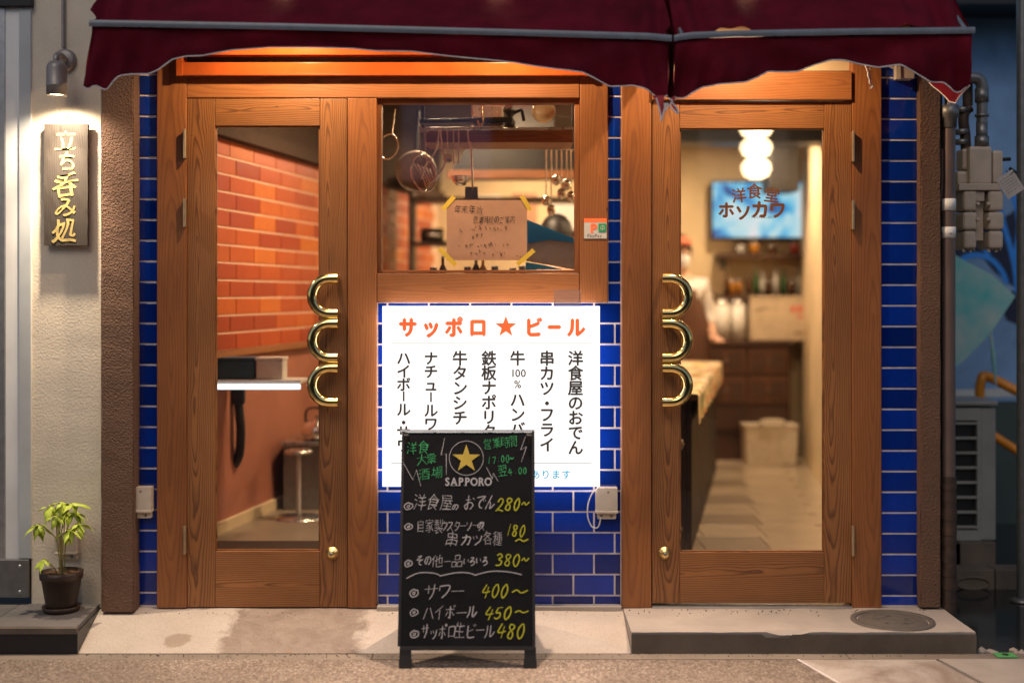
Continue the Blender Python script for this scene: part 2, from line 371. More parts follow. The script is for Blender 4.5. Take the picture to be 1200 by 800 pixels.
# text and strokes: drawn in pixel units on a plane in the scene
GL = {}
def glyph(ch, off=0):
    if (ch, off) not in GL:
        cu = bpy.data.curves.new('t', 'FONT'); cu.body = ch; cu.resolution_u = 3; cu.offset = off
        o = bpy.data.objects.new('t', cu); COL.objects.link(o)
        dg = bpy.context.evaluated_depsgraph_get(); me = bpy.data.meshes.new_from_object(o.evaluated_get(dg))
        GL[ch, off] = ([v.co.xy.copy() for v in me.vertices], [tuple(p.vertices) for p in me.polygons], max([v.co.x for v in me.vertices] or [.4]))
        bpy.data.objects.remove(o); bpy.data.curves.remove(cu); bpy.data.meshes.remove(me)
    return GL[ch, off]
class Ink:
    def __init__(s, fn): s.fn = fn; s.m = MB(); s.lay = 0
    def char(s, ch, x, y, size, off=0, rot=0, shear=0, wob=0, sx=1, center=True):
        "glyph with its em box centred at pixel x, y"
        if off > 0:
            b_ = off * size; seed = random.random() * 6
            for dx, dy in ((-b_, 0), (b_, 0), (0, -b_), (0, b_)): s._char(ch, x + dx, y + dy, size, 0, rot, shear, wob, sx, seed)
        else: s._char(ch, x, y, size, off, rot, shear, wob, sx, random.random() * 6)
    def _char(s, ch, x, y, size, off, rot, shear, wob, sx, ph):
        vs, fs, _ = glyph(ch, off); c, sn = math.cos(rot), math.sin(rot); s.lay += 1; out = []
        w = .5 if ord(ch) > 255 else _ / 2
        for p in vs:
            a, b = p.x - w, p.y - (.38 if ord(ch) > 255 else .35)
            a += wob * math.sin(b * 7 + ph) + shear * b; b += wob * math.sin(a * 8 + ph * 2)
            a *= sx; a, b = a * c - b * sn, a * sn + b * c
            out.append(s.fn(x + a * size, y - b * size, s.lay * 3e-5))
        s.m.add(out, fs)
    def line(s, pts, wd, smooth=True):
        s.lay += 1
        if smooth and len(pts) > 2:
            q = []; P = [pts[0]] + list(pts) + [pts[-1]]
            for i in range(1, len(P) - 2):
                for k in range(5):
                    t = k / 5; a, b, c, d = P[i - 1], P[i], P[i + 1], P[i + 2]
                    q.append(tuple(.5 * (2 * b[j] + (c[j] - a[j]) * t + (2 * a[j] - 5 * b[j] + 4 * c[j] - d[j]) * t * t + (3 * b[j] - a[j] - 3 * c[j] + d[j]) * t ** 3) for j in (0, 1)))
            pts = q + [pts[-1]]
        vs = []
        for i, p in enumerate(pts):
            a, b = pts[max(i - 1, 0)], pts[min(i + 1, len(pts) - 1)]; d = Vector((b[0] - a[0], b[1] - a[1]))
            d = d.normalized() if d.length > 1e-6 else Vector((1, 0)); n = Vector((-d.y, d.x)) * wd / 2 * (1 if 0 < i < len(pts) - 1 else .55)
            vs += [s.fn(p[0] + n.x, p[1] + n.y, s.lay * 3e-5), s.fn(p[0] - n.x, p[1] - n.y, s.lay * 3e-5)]
        s.m.add(vs, [(2 * i, 2 * i + 1, 2 * i + 3, 2 * i + 2) for i in range(len(pts) - 1)])
    def build(s, name, mat, parent=None, **kw): return s.m.build(name, mat, parent, **kw)
def onY(Y): return lambda x, y, d=0: px(x, y, Y - d)
def star(cx, cy, r, k=.382):
    return [(cx + (r if i % 2 == 0 else r * k) * math.sin(i * math.pi / 5), cy - (r if i % 2 == 0 else r * k) * math.cos(i * math.pi / 5)) for i in range(10)]
STK = {  # handwritten digits and kana, unit box, y down
 '0': [[(.5, .02), (.2, .3), (.15, .7), (.4, 1), (.7, .8), (.8, .4), (.6, .05), (.42, .08)]],
 '1': [[(.6, 0), (.35, 1)]],
 '2': [[(.1, .3), (.35, .02), (.7, .15), (.65, .45), (.1, .95), (.3, .85), (.95, .98)]],
 '3': [[(.1, .12), (.5, 0), (.8, .2), (.4, .45), (.8, .65), (.6, .95), (.05, .95)]],
 '4': [[(.4, 0), (.05, .62), (.95, .55)], [(.7, .2), (.5, 1.05)]],
 '5': [[(.35, .1), (.2, .5), (.65, .5), (.75, .8), (.4, 1), (.05, .9)], [(.35, .1), (.9, .05)]],
 '7': [[(.1, .2), (.8, .1), (.4, 1)]],
 '8': [[(.75, .12), (.35, .05), (.25, .3), (.7, .65), (.6, .98), (.2, .9), (.3, .6), (.75, .3), (.72, .08)]],
 '~': [[(0, .6), (.3, .35), (.6, .6), (1, .35)]], ':': [[(.45, .35), (.5, .42)], [(.42, .75), (.47, .82)]],
 '@': [[(.75, .3), (.4, .1), (.05, .5), (.35, .95), (.9, .7), (.85, .25), (.5, .2)], [(.35, .45), (.6, .45), (.5, .7), (.32, .55)]],
 'サ': [[(0, .35), (1, .28)], [(.3, .08), (.32, .6)], [(.72, 0), (.68, .6), (.4, 1)]],
 'ワ': [[(.12, .15), (.12, .5)], [(.12, .15), (.9, .12), (.75, .6), (.35, 1)]],
 'ー': [[(0, .5), (1, .46)]], 'ハ': [[(.35, .15), (.05, .95)], [(.6, .15), (.95, .9)]],
 'イ': [[(.8, 0), (.1, .5)], [(.5, .3), (.48, 1)]],
 'ボ': [[(.05, .32), (.9, .28)], [(.48, .05), (.48, .95), (.35, .88)], [(.25, .5), (.05, .8)], [(.68, .5), (.9, .78)], [(.8, 0), (.86, .14)], [(.94, -.04), (1, .1)]],
 'ル': [[(.25, .1), (.22, .6), (0, .98)], [(.6, .05), (.58, .9), (1, .5)]],
 'ッ': [[(.1, .45), (.18, .65)], [(.42, .4), (.5, .6)], [(.85, .35), (.7, .75), (.35, 1)]],
 'ポ': [[(.05, .32), (.9, .28)], [(.48, .05), (.48, .95), (.35, .88)], [(.25, .5), (.05, .8)], [(.68, .5), (.9, .78)], [(.9, -.05), (.82, .05), (.92, .12), (1, .02), (.9, -.05)]],
 'ロ': [[(.15, .2), (.18, .9)], [(.15, .2), (.9, .15), (.85, .85)], [(.18, .82), (.85, .8)]],
 'ビ': [[(.2, .05), (.2, .85), (.5, .95), (.9, .88)], [(.75, .35), (.22, .5)], [(.78, 0), (.84, .14)], [(.92, -.04), (.98, .1)]],
 'カ': [[(.05, .3), (.85, .25), (.75, .9), (.6, .85)], [(.45, 0), (.4, .5), (.05, 1)]],
 'ツ': [[(.05, .2), (.15, .42)], [(.38, .15), (.48, .38)], [(.9, .1), (.75, .6), (.3, 1)]],
 'ウ': [[(.45, 0), (.47, .2)], [(.12, .25), (.12, .5)], [(.12, .25), (.88, .22), (.75, .65), (.4, 1)]],
 'ス': [[(.15, .15), (.8, .12), (.5, .6), (.05, .98)], [(.5, .55), (.95, .95)]],
 'タ': [[(.4, 0), (.05, .55)], [(.32, .2), (.88, .2), (.65, .7), (.2, 1)], [(.3, .45), (.65, .65)]],
 'ソ': [[(.1, .15), (.22, .4)], [(.88, .1), (.7, .6), (.3, 1)]],
 'そ': [[(.2, .08), (.75, .05), (.1, .45), (.95, .4), (.45, .6), (.5, .9), (.8, .95)]],
 'の': [[(.55, .2), (.3, .85), (.05, .6), (.3, .2), (.75, .15), (.95, .5), (.6, .95)]],
 'い': [[(.1, .2), (.15, .75), (.3, .7)], [(.8, .25), (.9, .6)]],
 'ろ': [[(.2, .1), (.75, .08), (.1, .6), (.7, .42), (.85, .75), (.3, 1)]],
 'お': [[(.05, .3), (.6, .25)], [(.3, 0), (.32, .9), (.05, .7), (.5, .45), (.85, .65), (.65, .95)], [(.75, .15), (.95, .3)]],
 'で': [[(.05, .2), (.9, .12), (.4, .5), (.45, .85), (.75, .95)], [(.75, .35), (.8, .48)], [(.9, .3), (.95, .44)]],
 'ん': [[(.55, 0), (.05, 1), (.3, .5), (.5, .6), (.5, .95), (.95, .6)]],
 '一': [[(0, .5), (1, .45)]], '大': [[(.05, .35), (.95, .3)], [(.5, 0), (.45, .5), (.05, 1)], [(.5, .45), (.95, .95)]],
 '品': [[(.3, .02), (.3, .4)], [(.3, .04), (.72, .02), (.7, .38)], [(.3, .36), (.7, .35)], [(.05, .55), (.06, .98)], [(.05, .57), (.42, .55), (.4, .95)], [(.06, .92), (.4, .92)], [(.55, .55), (.56, .98)], [(.55, .57), (.95, .53), (.93, .95)], [(.56, .92), (.93, .9)]],
}
def hand(ink, text, x, y, w, h, wd, rot=0, slant=.12, pitch=None):
    "handwriting starting at pixel x, y (top left)"
    p = pitch or w * 1.08; cx = x; c, sn = math.cos(rot), math.sin(rot)
    for ch in text:
        dx, dy = random.uniform(-.5, .5), random.uniform(-.5, .5); k = random.uniform(.92, 1.07)
        if ch in STK:
            for st in STK[ch]:
                pts = [((a - slant * b + slant / 2) * w * k + dx + random.uniform(-.25, .25), b * h * k + dy + random.uniform(-.25, .25)) for a, b in st]
                ink.line([(cx + a * c - b * sn, y + a * sn + b * c) for a, b in pts], wd * .82 * random.uniform(.8, 1.15))
        elif ch != ' ':
            ink.char(ch, cx + w / 2 + dx, y + h / 2 + dy, h * 1.12 * k, -.012, -rot + random.uniform(-.08, .08), slant, .035, sx=w / h * .98)
        cx += p * c; y += p * sn

# ================================================================== SETTING
st = lambda **k: dict(kind='structure', **k)
PZ = -.08                                                  # level of the pavement
def sheet(name, mat, pts, parent=None, **kw): return MB().add(pts, [tuple(range(len(pts)))]).build(name, mat, parent, **kw)
sheet('ground', ASPH, [(-150, -150, -.16), (150, -150, -.16), (150, 150, -.16), (-150, 150, -.16)], kind='structure')
YJ = -.447
EDGE = stucco('edging concrete', (.27, .225, .18), 140, .5, .002, .3)
# pavement: aggregate field, a smooth edging band and the broken slabs at the right
pave = tag(MB().box((-9, -3.6, -.158), (1.05, YJ - .004, PZ)).build('pavement', AGG), kind='structure')
def slabpoly(pts, mat, z1=PZ, z0=-.15, parent=pave, name='paving_slab', **k):
    n = len(pts); mb = MB().add([(x, y, z1) for x, y in pts] + [(x, y, z0) for x, y in pts], [tuple(range(n))] + [(i, i + n, (i + 1) % n + n, (i + 1) % n) for i in range(n)])
    return mb.build(name, mat, parent, **k)
xs = [-9, -6.2, -4.1, -2.2, -.52, 1.25, 2.02]
for i in range(len(xs) - 1):
    slabpoly([(xs[i] + .002, YJ), (xs[i + 1] - .002, YJ), (xs[i + 1] - .002, -.375), (xs[i] + .002, -.375)], EDGE, PZ + random.uniform(-.001, .002), label='concrete edging slab')
slabpoly([(1.051, YJ - .004), (1.182, -.95), (1.051, -.95)], AGG)
slabpoly([(1.051, -.951), (1.19, -.951), (1.055, -3.6), (1.051, -3.6)], AGG)
slabpoly([(1.051, YJ - .004), (1.06, YJ - .004), (1.196, -.95), (1.183, -.95)], GROUT, PZ + .002, label='pale mortar joint')
slabpoly([(1.064, YJ - .006), (1.56, YJ - .006), (1.66, -.95), (1.20, -.95)], APRON, PZ + .001)
slabpoly([(1.575, YJ - .004), (2.5, YJ - .006), (2.8, -.95), (1.675, -.95)], CONC, PZ + .003)
slabpoly([(1.2, -.96), (2.85, -.96), (3.6, -3.6), (1.06, -3.6)], AGG, PZ)
slabpoly([(2.03, YJ), (9, YJ), (9, -.375), (2.03, -.375)], CONC, PZ)
slabpoly([(2.51, YJ - .006), (9, YJ - .006), (9, -3.6), (3.62, -3.6), (2.82, -.97)], AGG, PZ - .002)
tag(MB().box((-9, -3.76, -.156), (9, -3.605, -.02), .012).build('kerb', CONC2), kind='structure')
tag(MB().box((-60, -9.5, -.158), (60, -3.77, -.15)).build('road', ASPH), kind='structure')
# sloping concrete apron under the left door and the tiled wall
def slope(a, b):
    mb = MB(); nx = 40; ny = 8
    return mb.grid(lambda u, v: (a + (b - a) * u, -.372 * (1 - v) + .03 * v, (PZ + .001) * (1 - v) ** 1.15 + .0015 * math.sin(u * 31) * math.sin(v * 9)), nx, ny)
m, nt, b = newmat('apron concrete with worn patches'); v = coords(nt); sp_ = N(nt, 'SeparateXYZ'); L(nt, v, sp_.inputs[0])
nn = noise(nt, v, 9, 7, .7, .6); n0 = noise(nt, v, 2.3, 5, .6)
dx_ = M_(nt, 'ADD', M_(nt, 'ABSOLUTE', M_(nt, 'ADD', sp_.outputs[0], .216)), M_(nt, 'MULTIPLY_ADD', nn, .22, -.11))
patch = ramp(nt, dx_, [(.235, (1, 1, 1)), (.285, (0, 0, 0))])
ex = M_(nt, 'MULTIPLY', M_(nt, 'ADD', sp_.outputs[0], .655), 18.); ey = M_(nt, 'MULTIPLY', M_(nt, 'ADD', sp_.outputs[1], .10), 17.)
rr_ = M_(nt, 'ADD', M_(nt, 'SQRT', M_(nt, 'ADD', M_(nt, 'MULTIPLY', ex, ex), M_(nt, 'MULTIPLY', ey, ey))), M_(nt, 'MULTIPLY_ADD', nn, 1.2, -.6))
spot = ramp(nt, rr_, [(.75, (1, 1, 1)), (1, (0, 0, 0))])
pale = ramp(nt, n0, [(.3, (.46, .40, .34)), (.7, (.60, .54, .48))]); drk = ramp(nt, nn, [(.3, (.22, .17, .135)), (.7, (.36, .295, .25))])
c0 = mixc(nt, patch, pale, drk); c0 = mixc(nt, M_(nt, 'MULTIPLY', spot, .75), c0, (.30, .225, .17))
sp2 = ramp(nt, noise(nt, v, 170, 3), [(.3, (.78, .76, .74)), (.6, (1, 1, 1))]); L(nt, mixc(nt, 1., c0, sp2, 'MULTIPLY'), b.inputs['Base Color']); b.inputs['Roughness'].default_value = .7
bump(nt, b, noise(nt, v, 120, 6), .4, .002)
ap = tag(slope(-1.70, .447).build('apron', m), kind='structure')
box('skirting', CONC, (X(442), -.02, -.03), (X(728), .05, .012), ap, .004, label='low concrete skirting under the tiles')
# interior and alley floors
def room_poly(name, mat, z0, z1):
    P = [(-1.52, .1), (1.64, .1), (2.28, 5.05), (-.58, 5.05)]
    mb = MB().add([(x, y, z0) for x, y in P] + [(x, y, z1) for x, y in P], [(0, 1, 2, 3), (7, 6, 5, 4)] + [(i, i + 4, (i + 1) % 4 + 4, (i + 1) % 4) for i in range(4)])
    return tag(mb.build(name, mat), kind='structure')
room_poly('interior_floor', FLOORT, -.05, -.004)
tag(MB().box((1.742, -.36, -.155), (9, 6, -.118)).build('alley_ground', WETG), kind='structure')

NIGHTW = stucco('dark brown render', (.05, .042, .038), 40, .4)
# houses across the street, behind the camera: what the glass and brass reflect
for x0_, x1_, h_, c_, lb in ((-11, -3.2, 5.2, NIGHTW, 'dark three-window house across the street, left of the two'), (-3.1, 9, 4.6, NIGHTW, 'low dark house across the street, right of the two')):
    hs = thing('house', ((x0_ + x1_) / 2, -10.5, -.15), lb, 'house'); box('wall', c_, (x0_, -14, -.16), (x1_, -10.5, h_), hs, .02); box('roof', BLACKP, (x0_ - .1, -14.1, h_ + .002), (x1_ + .1, -10.3, h_ + .2), hs, .02)
    for k in range(3):
        xa_ = x0_ + (x1_ - x0_) * (.14 + .3 * k); f_ = box('window', BLACKP, (xa_, -10.499, 2.6), (xa_ + 1.2, -10.44, 3.7), hs, .01); box('pane', glow('lit window %d' % k, ((.35, .4, 1), (1, .7, .4), (.7, .5, 1))[k], (.22, .2, .12)[k]) if 'lit window %d' % k not in MATS else MATS['lit window %d' % k], (xa_ + .06, -10.44, 2.66), (xa_ + 1.14, -10.43, 3.64), f_, 0)
# ---- steps
t = thing('entrance_step', (.45 + .64, -.18, 0), 'long low concrete step under the right-hand door, with a worn chip in its front edge', 'step')
mb = MB(); bm = bmesh.new()
bmesh.ops.create_cube(bm, size=1)
for v in bm.verts: v.co = Vector(((.449 + 1.739) / 2 + v.co.x * 1.29, -.169 + v.co.y * .402, -.058 + v.co.z * .116))
bmesh.ops.subdivide_edges(bm, edges=bm.edges, cuts=22, use_grid_fill=True)
for v in bm.verts:
    v.co.z += .0012 * math.sin(v.co.x * 23) * math.cos(v.co.y * 19)
    if v.co.y < -.3: v.co.y += .0025 * math.sin(v.co.x * 61) + .0015 * math.sin(v.co.x * 140)
    if v.co.y < -.35 and v.co.z > -.01 and X(906, -.37) < v.co.x < X(934, -.37): v.co.z -= .012
mb.bm(bm).build('step_block', CONC, t)
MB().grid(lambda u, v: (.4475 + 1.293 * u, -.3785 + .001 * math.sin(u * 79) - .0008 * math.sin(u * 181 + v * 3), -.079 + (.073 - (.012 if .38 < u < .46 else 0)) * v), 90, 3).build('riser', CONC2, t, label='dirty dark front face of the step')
box('metal_threshold', ALU, (X(764), -.012, .0), (X(998), .04, .009), t, .002, label='thin bright metal sill strip')
m_c = px(1046, 727, 0); dpt = (CAM.z) / (727 - 345) * FPX; mc = Vector(((1046 - 600) * dpt / FPX, dpt - 5.2, .0))
t = thing('manhole_cover', mc, 'round iron access cover with ring pattern let into the top of the entrance step', 'manhole cover')
MB().lathe([(.001, .004), (.128, .004), (.130, .003), (.133, -.002)], mc, 48).build('lid', MANH, t)
for r in (.045, .078, .115): MB().lathe([(r - .003, .004), (r - .002, .0056), (r + .002, .0056), (r + .003, .004)], mc, 48).build('ring', MANH, t)
MB().lathe([(.136, .001), (.137, .006), (.158, .006), (.160, -.001)], mc, 48).build('frame', MANH, t)
mb = MB()
for k in range(5):
    a = k * 1.2566 + .3; mb.box(mc + Vector((math.cos(a) * .06, math.sin(a) * .06, .004)) - Vector((.007, .007, 0)), mc + Vector((math.cos(a) * .06, math.sin(a) * .06, .0068)) + Vector((.007, .007, 0)), .001)
mb.build('stud', MANH, t)
t = thing('stone_step', (-2.1, -.18, .015), 'dark grey stone slab step carrying the potted plant at the far left', 'step')
slabpoly([(-4.2, -.378), (-1.628, -.378), (-1.664, .0), (-4.2, .0)], BLACKP, .0, -.15, t, 'riser')
for a, b_ in ((-4.2, -3.4), (-3.397, -2.6), (-2.597, -1.985), (-1.982, -1.63)):
    o = slabpoly([(a, -.36), (b_ - (.006 if b_ == -1.63 else 0), -.36), (b_ - (.036 if b_ == -1.63 else 0), -.001), (a, -.001)], SLABTOP, .018, .0005, t, 'tile')
slabpoly([(-4.2, -.384), (-1.63, -.384), (-1.63, -.363), (-4.2, -.363)], CONC2, .0175, -.004, t, 'nosing')

# ================================================================== SHOP FRONT
shop = thing('shop_front', (0, 0, 0), 'wooden shop front with two glazed doors, a kitchen window and cobalt tiled wall', 'shop front')
# tiled walls: grout bed with separate tiles
TP = 24.36
def tilewall(x0, x1, y0, y1, label, phase, pitch=TP, wd=None, offs=0, Yf=.024, skip=None):
    bed = pbox('tile_bed', GROUT, x0, y0, x1, y1, Yf + .0002, .12, shop, 0, label=label)
    g = 1.05; y = phase; r = 0; cache = {}
    while y < y1 - 1:
        a, b = max(y, y0), min(y + pitch, y1)
        if b > a + 2:
            sp = [(x0, x1)] if wd is None else []
            if wd:
                x = x0 - wd + ((offs + (r % 2) * wd / 2) % wd)
                while x < x1:
                    if min(x + wd, x1) - max(x, x0) > 3: sp.append((max(x, x0), min(x + wd, x1)))
                    x += wd
            for (p, q) in sp:
                if skip and skip(p, q, a, b): continue
                w_ = round((q - p - 2 * g) / 290, 4); h_ = round((b - a - 2 * g) / 290, 4)
                if (w_, h_) not in cache: cache[w_, h_] = MB().box((-w_ / 2, 0, -h_ / 2), (w_ / 2, .012, h_ / 2), .0022, 2).mesh('tile', Vector((0, 0, 0))); cache[w_, h_].materials.append(BLUE)
                c = px((p + q) / 2, (a + b) / 2, 0); c.y = Yf - .003
                o = link('tile', cache[w_, h_], c, bed); o.rotation_euler = (random.gauss(0, .006), 0, random.gauss(0, .006))
        y += pitch; r += 1
    return bed
tilewall(160, 183.5, 60, 711, 'narrow column of cobalt tiles beside the left door frame', 62.2)
tilewall(1033.5, 1078.5, 60, 711, 'column of cobalt tiles right of the right door frame', 65.8)
tilewall(712.5, 728.5, 80, 354.4, 'thin strip of cobalt tiles between window frame and right door', 87.5)
tilewall(441.5, 728.5, 354.4, 711, 'running bond cobalt tiled wall under the window', 354.4, 24.6, 48.6, 12)
# stucco pillars
def roughslab(x0, x1, y0, y1, Y0, Y1, name, mat, parent, amp=.0015, **kw):
    a = px(x0, y1, Y0); b = px(x1, y0, Y0); bm = bmesh.new(); bmesh.ops.create_cube(bm, size=1)
    for v in bm.verts: v.co = Vector(((a.x + b.x) / 2 + v.co.x * (b.x - a.x), (Y0 + Y1) / 2 + v.co.y * (Y1 - Y0), (a.z + b.z) / 2 + v.co.z * (b.z - a.z)))
    bmesh.ops.bevel(bm, geom=list(bm.edges), offset=.004, segments=2, affect='EDGES')
    bmesh.ops.subdivide_edges(bm, edges=[e for e in bm.edges if e.calc_length() > .3], cuts=60, use_grid_fill=True)
    for v in bm.verts: v.co.x += random.uniform(-amp, amp); v.co.y += random.uniform(-amp, amp) * .6
    return MB().bm(bm).build(name, mat, parent, **kw)
roughslab(119, 156.5, -260, 717.5, -.06, .3, 'pillar', BSTUC, shop, label='brown roughcast pillar beside the white wall')
pbox('edge_trim', CREAM, 157, -40, 160, 712, .01, .1, shop, .001)
roughslab(1079, 1102.5, -260, 712, -.03, .35, 'pillar', BSTUC, shop, label='brown roughcast pillar by the drain pipe')
# upper wall hidden behind awnings, roof and side walls of the shop
pbox('upper_wall', CREAM, 156, -250, 1080, 50, .10, .25, shop, 0)
# posts and beams
def post(x0, x1, y0, y1, Y0=.0, Y1=.14, horiz=False, name=None, mat=None, **k):
    return pbox(name or ('beam' if horiz else 'post'), mat or (PH if horiz else PV), x0, y0, x1, y1, Y0, Y1, shop, .003, **k)
post(183.8, 218.5, 64, 712)
post(407.3, 441.3, 115.3, 712, .001)
post(728.8, 763.3, 88, 712)
post(998.8, 1033, 60, 712)
post(219, 679, 89.3, 114.6, .002, horiz=True, label='long head beam over the left door and window')
post(764, 998.3, 83.5, 117, -.012, horiz=True, label='head beam over the right door')
post(679.6, 712.3, 89.3, 353.8, .003)
post(441.9, 679, 320.2, 353.8, .004, horiz=True, label='pinkish window bottom beam above the tiles')
# orange varnished shutter case above the head beam
sc_ = thing('shutter_case', (X(450), -.03, Z(72)), 'glossy orange varnished case with a dark groove above the head beam', 'shutter case')
pbox('lower_rail', RED, 210, 73, 688, 88.6, -.035, .10, sc_, .004)
pbox('upper_rail', RED, 210, 52, 688, 64.5, -.045, .10, sc_, .004)
pbox('groove', BLACKP, 214, 64.5, 684, 73, .012, .10, sc_, 0)
pbox('end_cap', RED, 206, 50, 214, 89, -.04, .1, sc_, .003); pbox('end_cap', RED, 685, 50, 692, 89, -.04, .1, sc_, .003)
pbox('transom_panel', CREAM, 765, 44, 998, 83, .05, .1, shop, 0); pbox('transom_bar', PH, 764, 60, 998, 64, .02, .05, shop, .001)

# doors
DY0, DY1 = .006, .05
def door(x0, x1, gx0, gx1, gy0, gy1, y0, y1, label, hinge_x, hy, handle_x, sgn, knob_x):
    d = thing('door', (X((x0 + x1) / 2), DY0, 0), label, 'door')
    d.parent = shop; d.matrix_parent_inverse = Matrix.Translation(-W0[shop.name]); del d['category']
    pbox('stile', WV, x0, y0, gx0, y1, DY0, DY1, d, .002); pbox('stile', WV, gx1, y0, x1, y1, DY0, DY1, d, .002)
    pbox('rail', WH, gx0 + .25, y0, gx1 - .25, gy0, DY0 + .001, DY1, d, .002); pbox('rail', WH, gx0 + .25, gy1, gx1 - .25, y1, DY0 + .001, DY1, d, .002)
    pbox('glass_pane', GLASS, gx0 - .5, gy0 - .5, gx1 + .5, gy1 + .5, .032, .036, d, 0)
    for (a, b_, c, e) in ((gx0, gy0, gx0 + 1.6, gy1), (gx1 - 1.6, gy0, gx1, gy1), (gx0 + 1.6, gy1 - 2.2, gx1 - 1.6, gy1), (gx0 + 1.6, gy0, gx1 - 1.6, gy0 + 1.6)):
        pbox('glazing_bead', WV, a, b_, c, e, .018, .031, d, 0)
    for a, b_ in hy:
        mb = MB(); z0, z1 = Z(b_), Z(a); hx = X(hinge_x)
        mb.tube([(hx, -.019, z0), (hx, -.019, z1)], .0058, 12).box((hx - .004, -.018, z0 + .002), (hx + .004, .008, z1 - .002), 0)
        for q in range(1, 4): zq = z0 + (z1 - z0) * q / 4; mb.tube([(hx, -.019, zq - .0008), (hx, -.019, zq + .0008)], .0064, 12)
        mb.build('hinge', HINGEM, d)
    for a, b_ in ((320.5, 372.8), (373.2, 424.6), (425.2, 476.5)):
        for side, yo in ((1, -.062), (-1, .118)):
            zc = Z((a + b_) / 2, -.062); r = (b_ - a) / 2 / 290 - .020; x0_ = X(handle_x, -.062); ln = (35 / 290 - r - .018)
            mb = MB(); pts = []
            pts.append((x0_, yo, zc + r))
            for k in range(17):
                th = math.pi / 2 + math.pi * k / 16; pts.append((x0_ - sgn * (ln - math.cos(th) * r), yo, zc + math.sin(th) * r))
            pts.append((x0_, yo, zc - r))
            mb.tube(pts, .021, 18)
            for s_ in (1, -1): mb.tube([(x0_ - sgn * .008, yo + .012 * side, zc + s_ * r), (x0_ - sgn * .008, DY0 if side > 0 else DY1, zc + s_ * r)], .009, 12)
            mb.build('handle', BRASS, d)
    k = px(knob_x, 648, 0)
    kb = MB().lathe([(.026, 0), (.026, .004), (.019, .006), (.017, .02), (.012, .024), (.0, .025)], (k.x, DY0, k.z), 24, 'y').build('lock_knob', BRASSK, d)
    MB().lathe([(.001, 0), (.007, .0), (.007, .0022), (.001, .0022)], (k.x, DY0 - .0245, k.z), 10, 'y').build('keyway', DSTEEL, d)
    return d
dl = door(219.3, 406.7, 252, 375, 147.5, 645.5, 115.8, 711, 'left glazed wooden door with brass handles bulging left', 217.6, ((152, 186), (233, 266), (615, 648)), 396, 1, 389)
dr = door(764.2, 998, 796.5, 966, 150.5, 646.8, 119, 706, 'right glazed wooden door with lettered glass', 998.6, ((154, 190), (235, 269), (615, 650)), 776, -1, 779)
pbox('door_gap', BLACKP, 219, 711, 407, 713.5, .03, .08, shop, 0)
# kitchen window
wn = thing('window', (X(560), 0, Z(218)), 'kitchen window with a dark inner frame', 'window'); del wn['category']
wn.parent = shop
for (a, b_, c, e) in ((442, 115.3, 447, 319.6), (673.5, 115.3, 679, 319.6), (447.1, 115.3, 673.4, 120.8), (447.1, 316.5, 673.4, 319.6)):
    pbox('inner_frame', PV if c - a < 10 else PH, a, b_, c, e, .028, .09, wn, .002)
pbox('glass_pane', GLASS, 446.5, 120.4, 674, 317, .050, .054, wn, 0)
# glass lettering on the right door
ink = Ink(onY(.031))
for ch, x, y, s_ in (('洋', 866, 229, 18), ('食', 884, 224, 19), ('堂', 904.5, 228.5, 19)): ink.char(ch, x, y, s_, .022, {'洋': .12, '食': 0, '堂': -.12}[ch])
for ch, x, y, s_ in (('ホ', 851, 246, 20), ('ソ', 871, 249, 20), ('カ', 890.5, 245.5, 22), ('ワ', 911, 246, 21)): ink.char(ch, x, y, s_, .042)
COPPER = plain('copper brown lettering', (.20, .075, .025), .5)
ink.build('lettering', COPPER, dr, label='copper brown shop name on the glass')
ink = Ink(onY(.031))
for i, ch in enumerate('YOSHOKUDO'): ink.char(ch, 881.5 + i * 3, 254.5, 4.3)
ink.build('lettering', MATS['teal film'] if 'teal film' in MATS else plain('teal film', (.03, .2, .24), .5), dr, label='tiny teal letters under the shop name')

# payment sticker, small tape, notice
t = thing('payment_sticker', px(697, 267), 'small white payment sticker with a red P mark, on the frame right of the window', 'sticker')
pbox('backing', WHITEP, 684.5, 257, 711, 279.5, -.0005, .003, t, 0); pbox('top_band', ORANGEP, 684.5, 256, 711, 260.4, -.0012, .002, t, 0)
ink = Ink(onY(-.0018)); ink.char('P', 695.5, 267.5, 15, .04); ink.build('lettering', ORANGEP, t)
ink = Ink(onY(-.0018))
for i, ch in enumerate('PayPay'): ink.char(ch, 689.5 + i * 2.9, 276, 5)
ink.build('lettering', INKG, t, label='tiny dark word at the bottom')
pbox('green_mark', plain('green label print', (.03, .42, .16), .5), 701.5, 262, 710.5, 271.5, -.0026, -.0014, t, 0)
ink = Ink(onY(-.0032)); ink.line([(704, 265), (708, 265), (708, 268.5), (704, 268.5), (704, 265)], .9, False); ink.line([(706, 263.5), (706, 270)], .9, False); ink.build('mark', WHITEP, t)
t = tag(pbox('adhesive_strip', CLEAR, 649, 339.5, 681, 358, -.083, -.080, None, 0), 'clear plastic strip stuck over the top edge of the lit sign', 'tape')

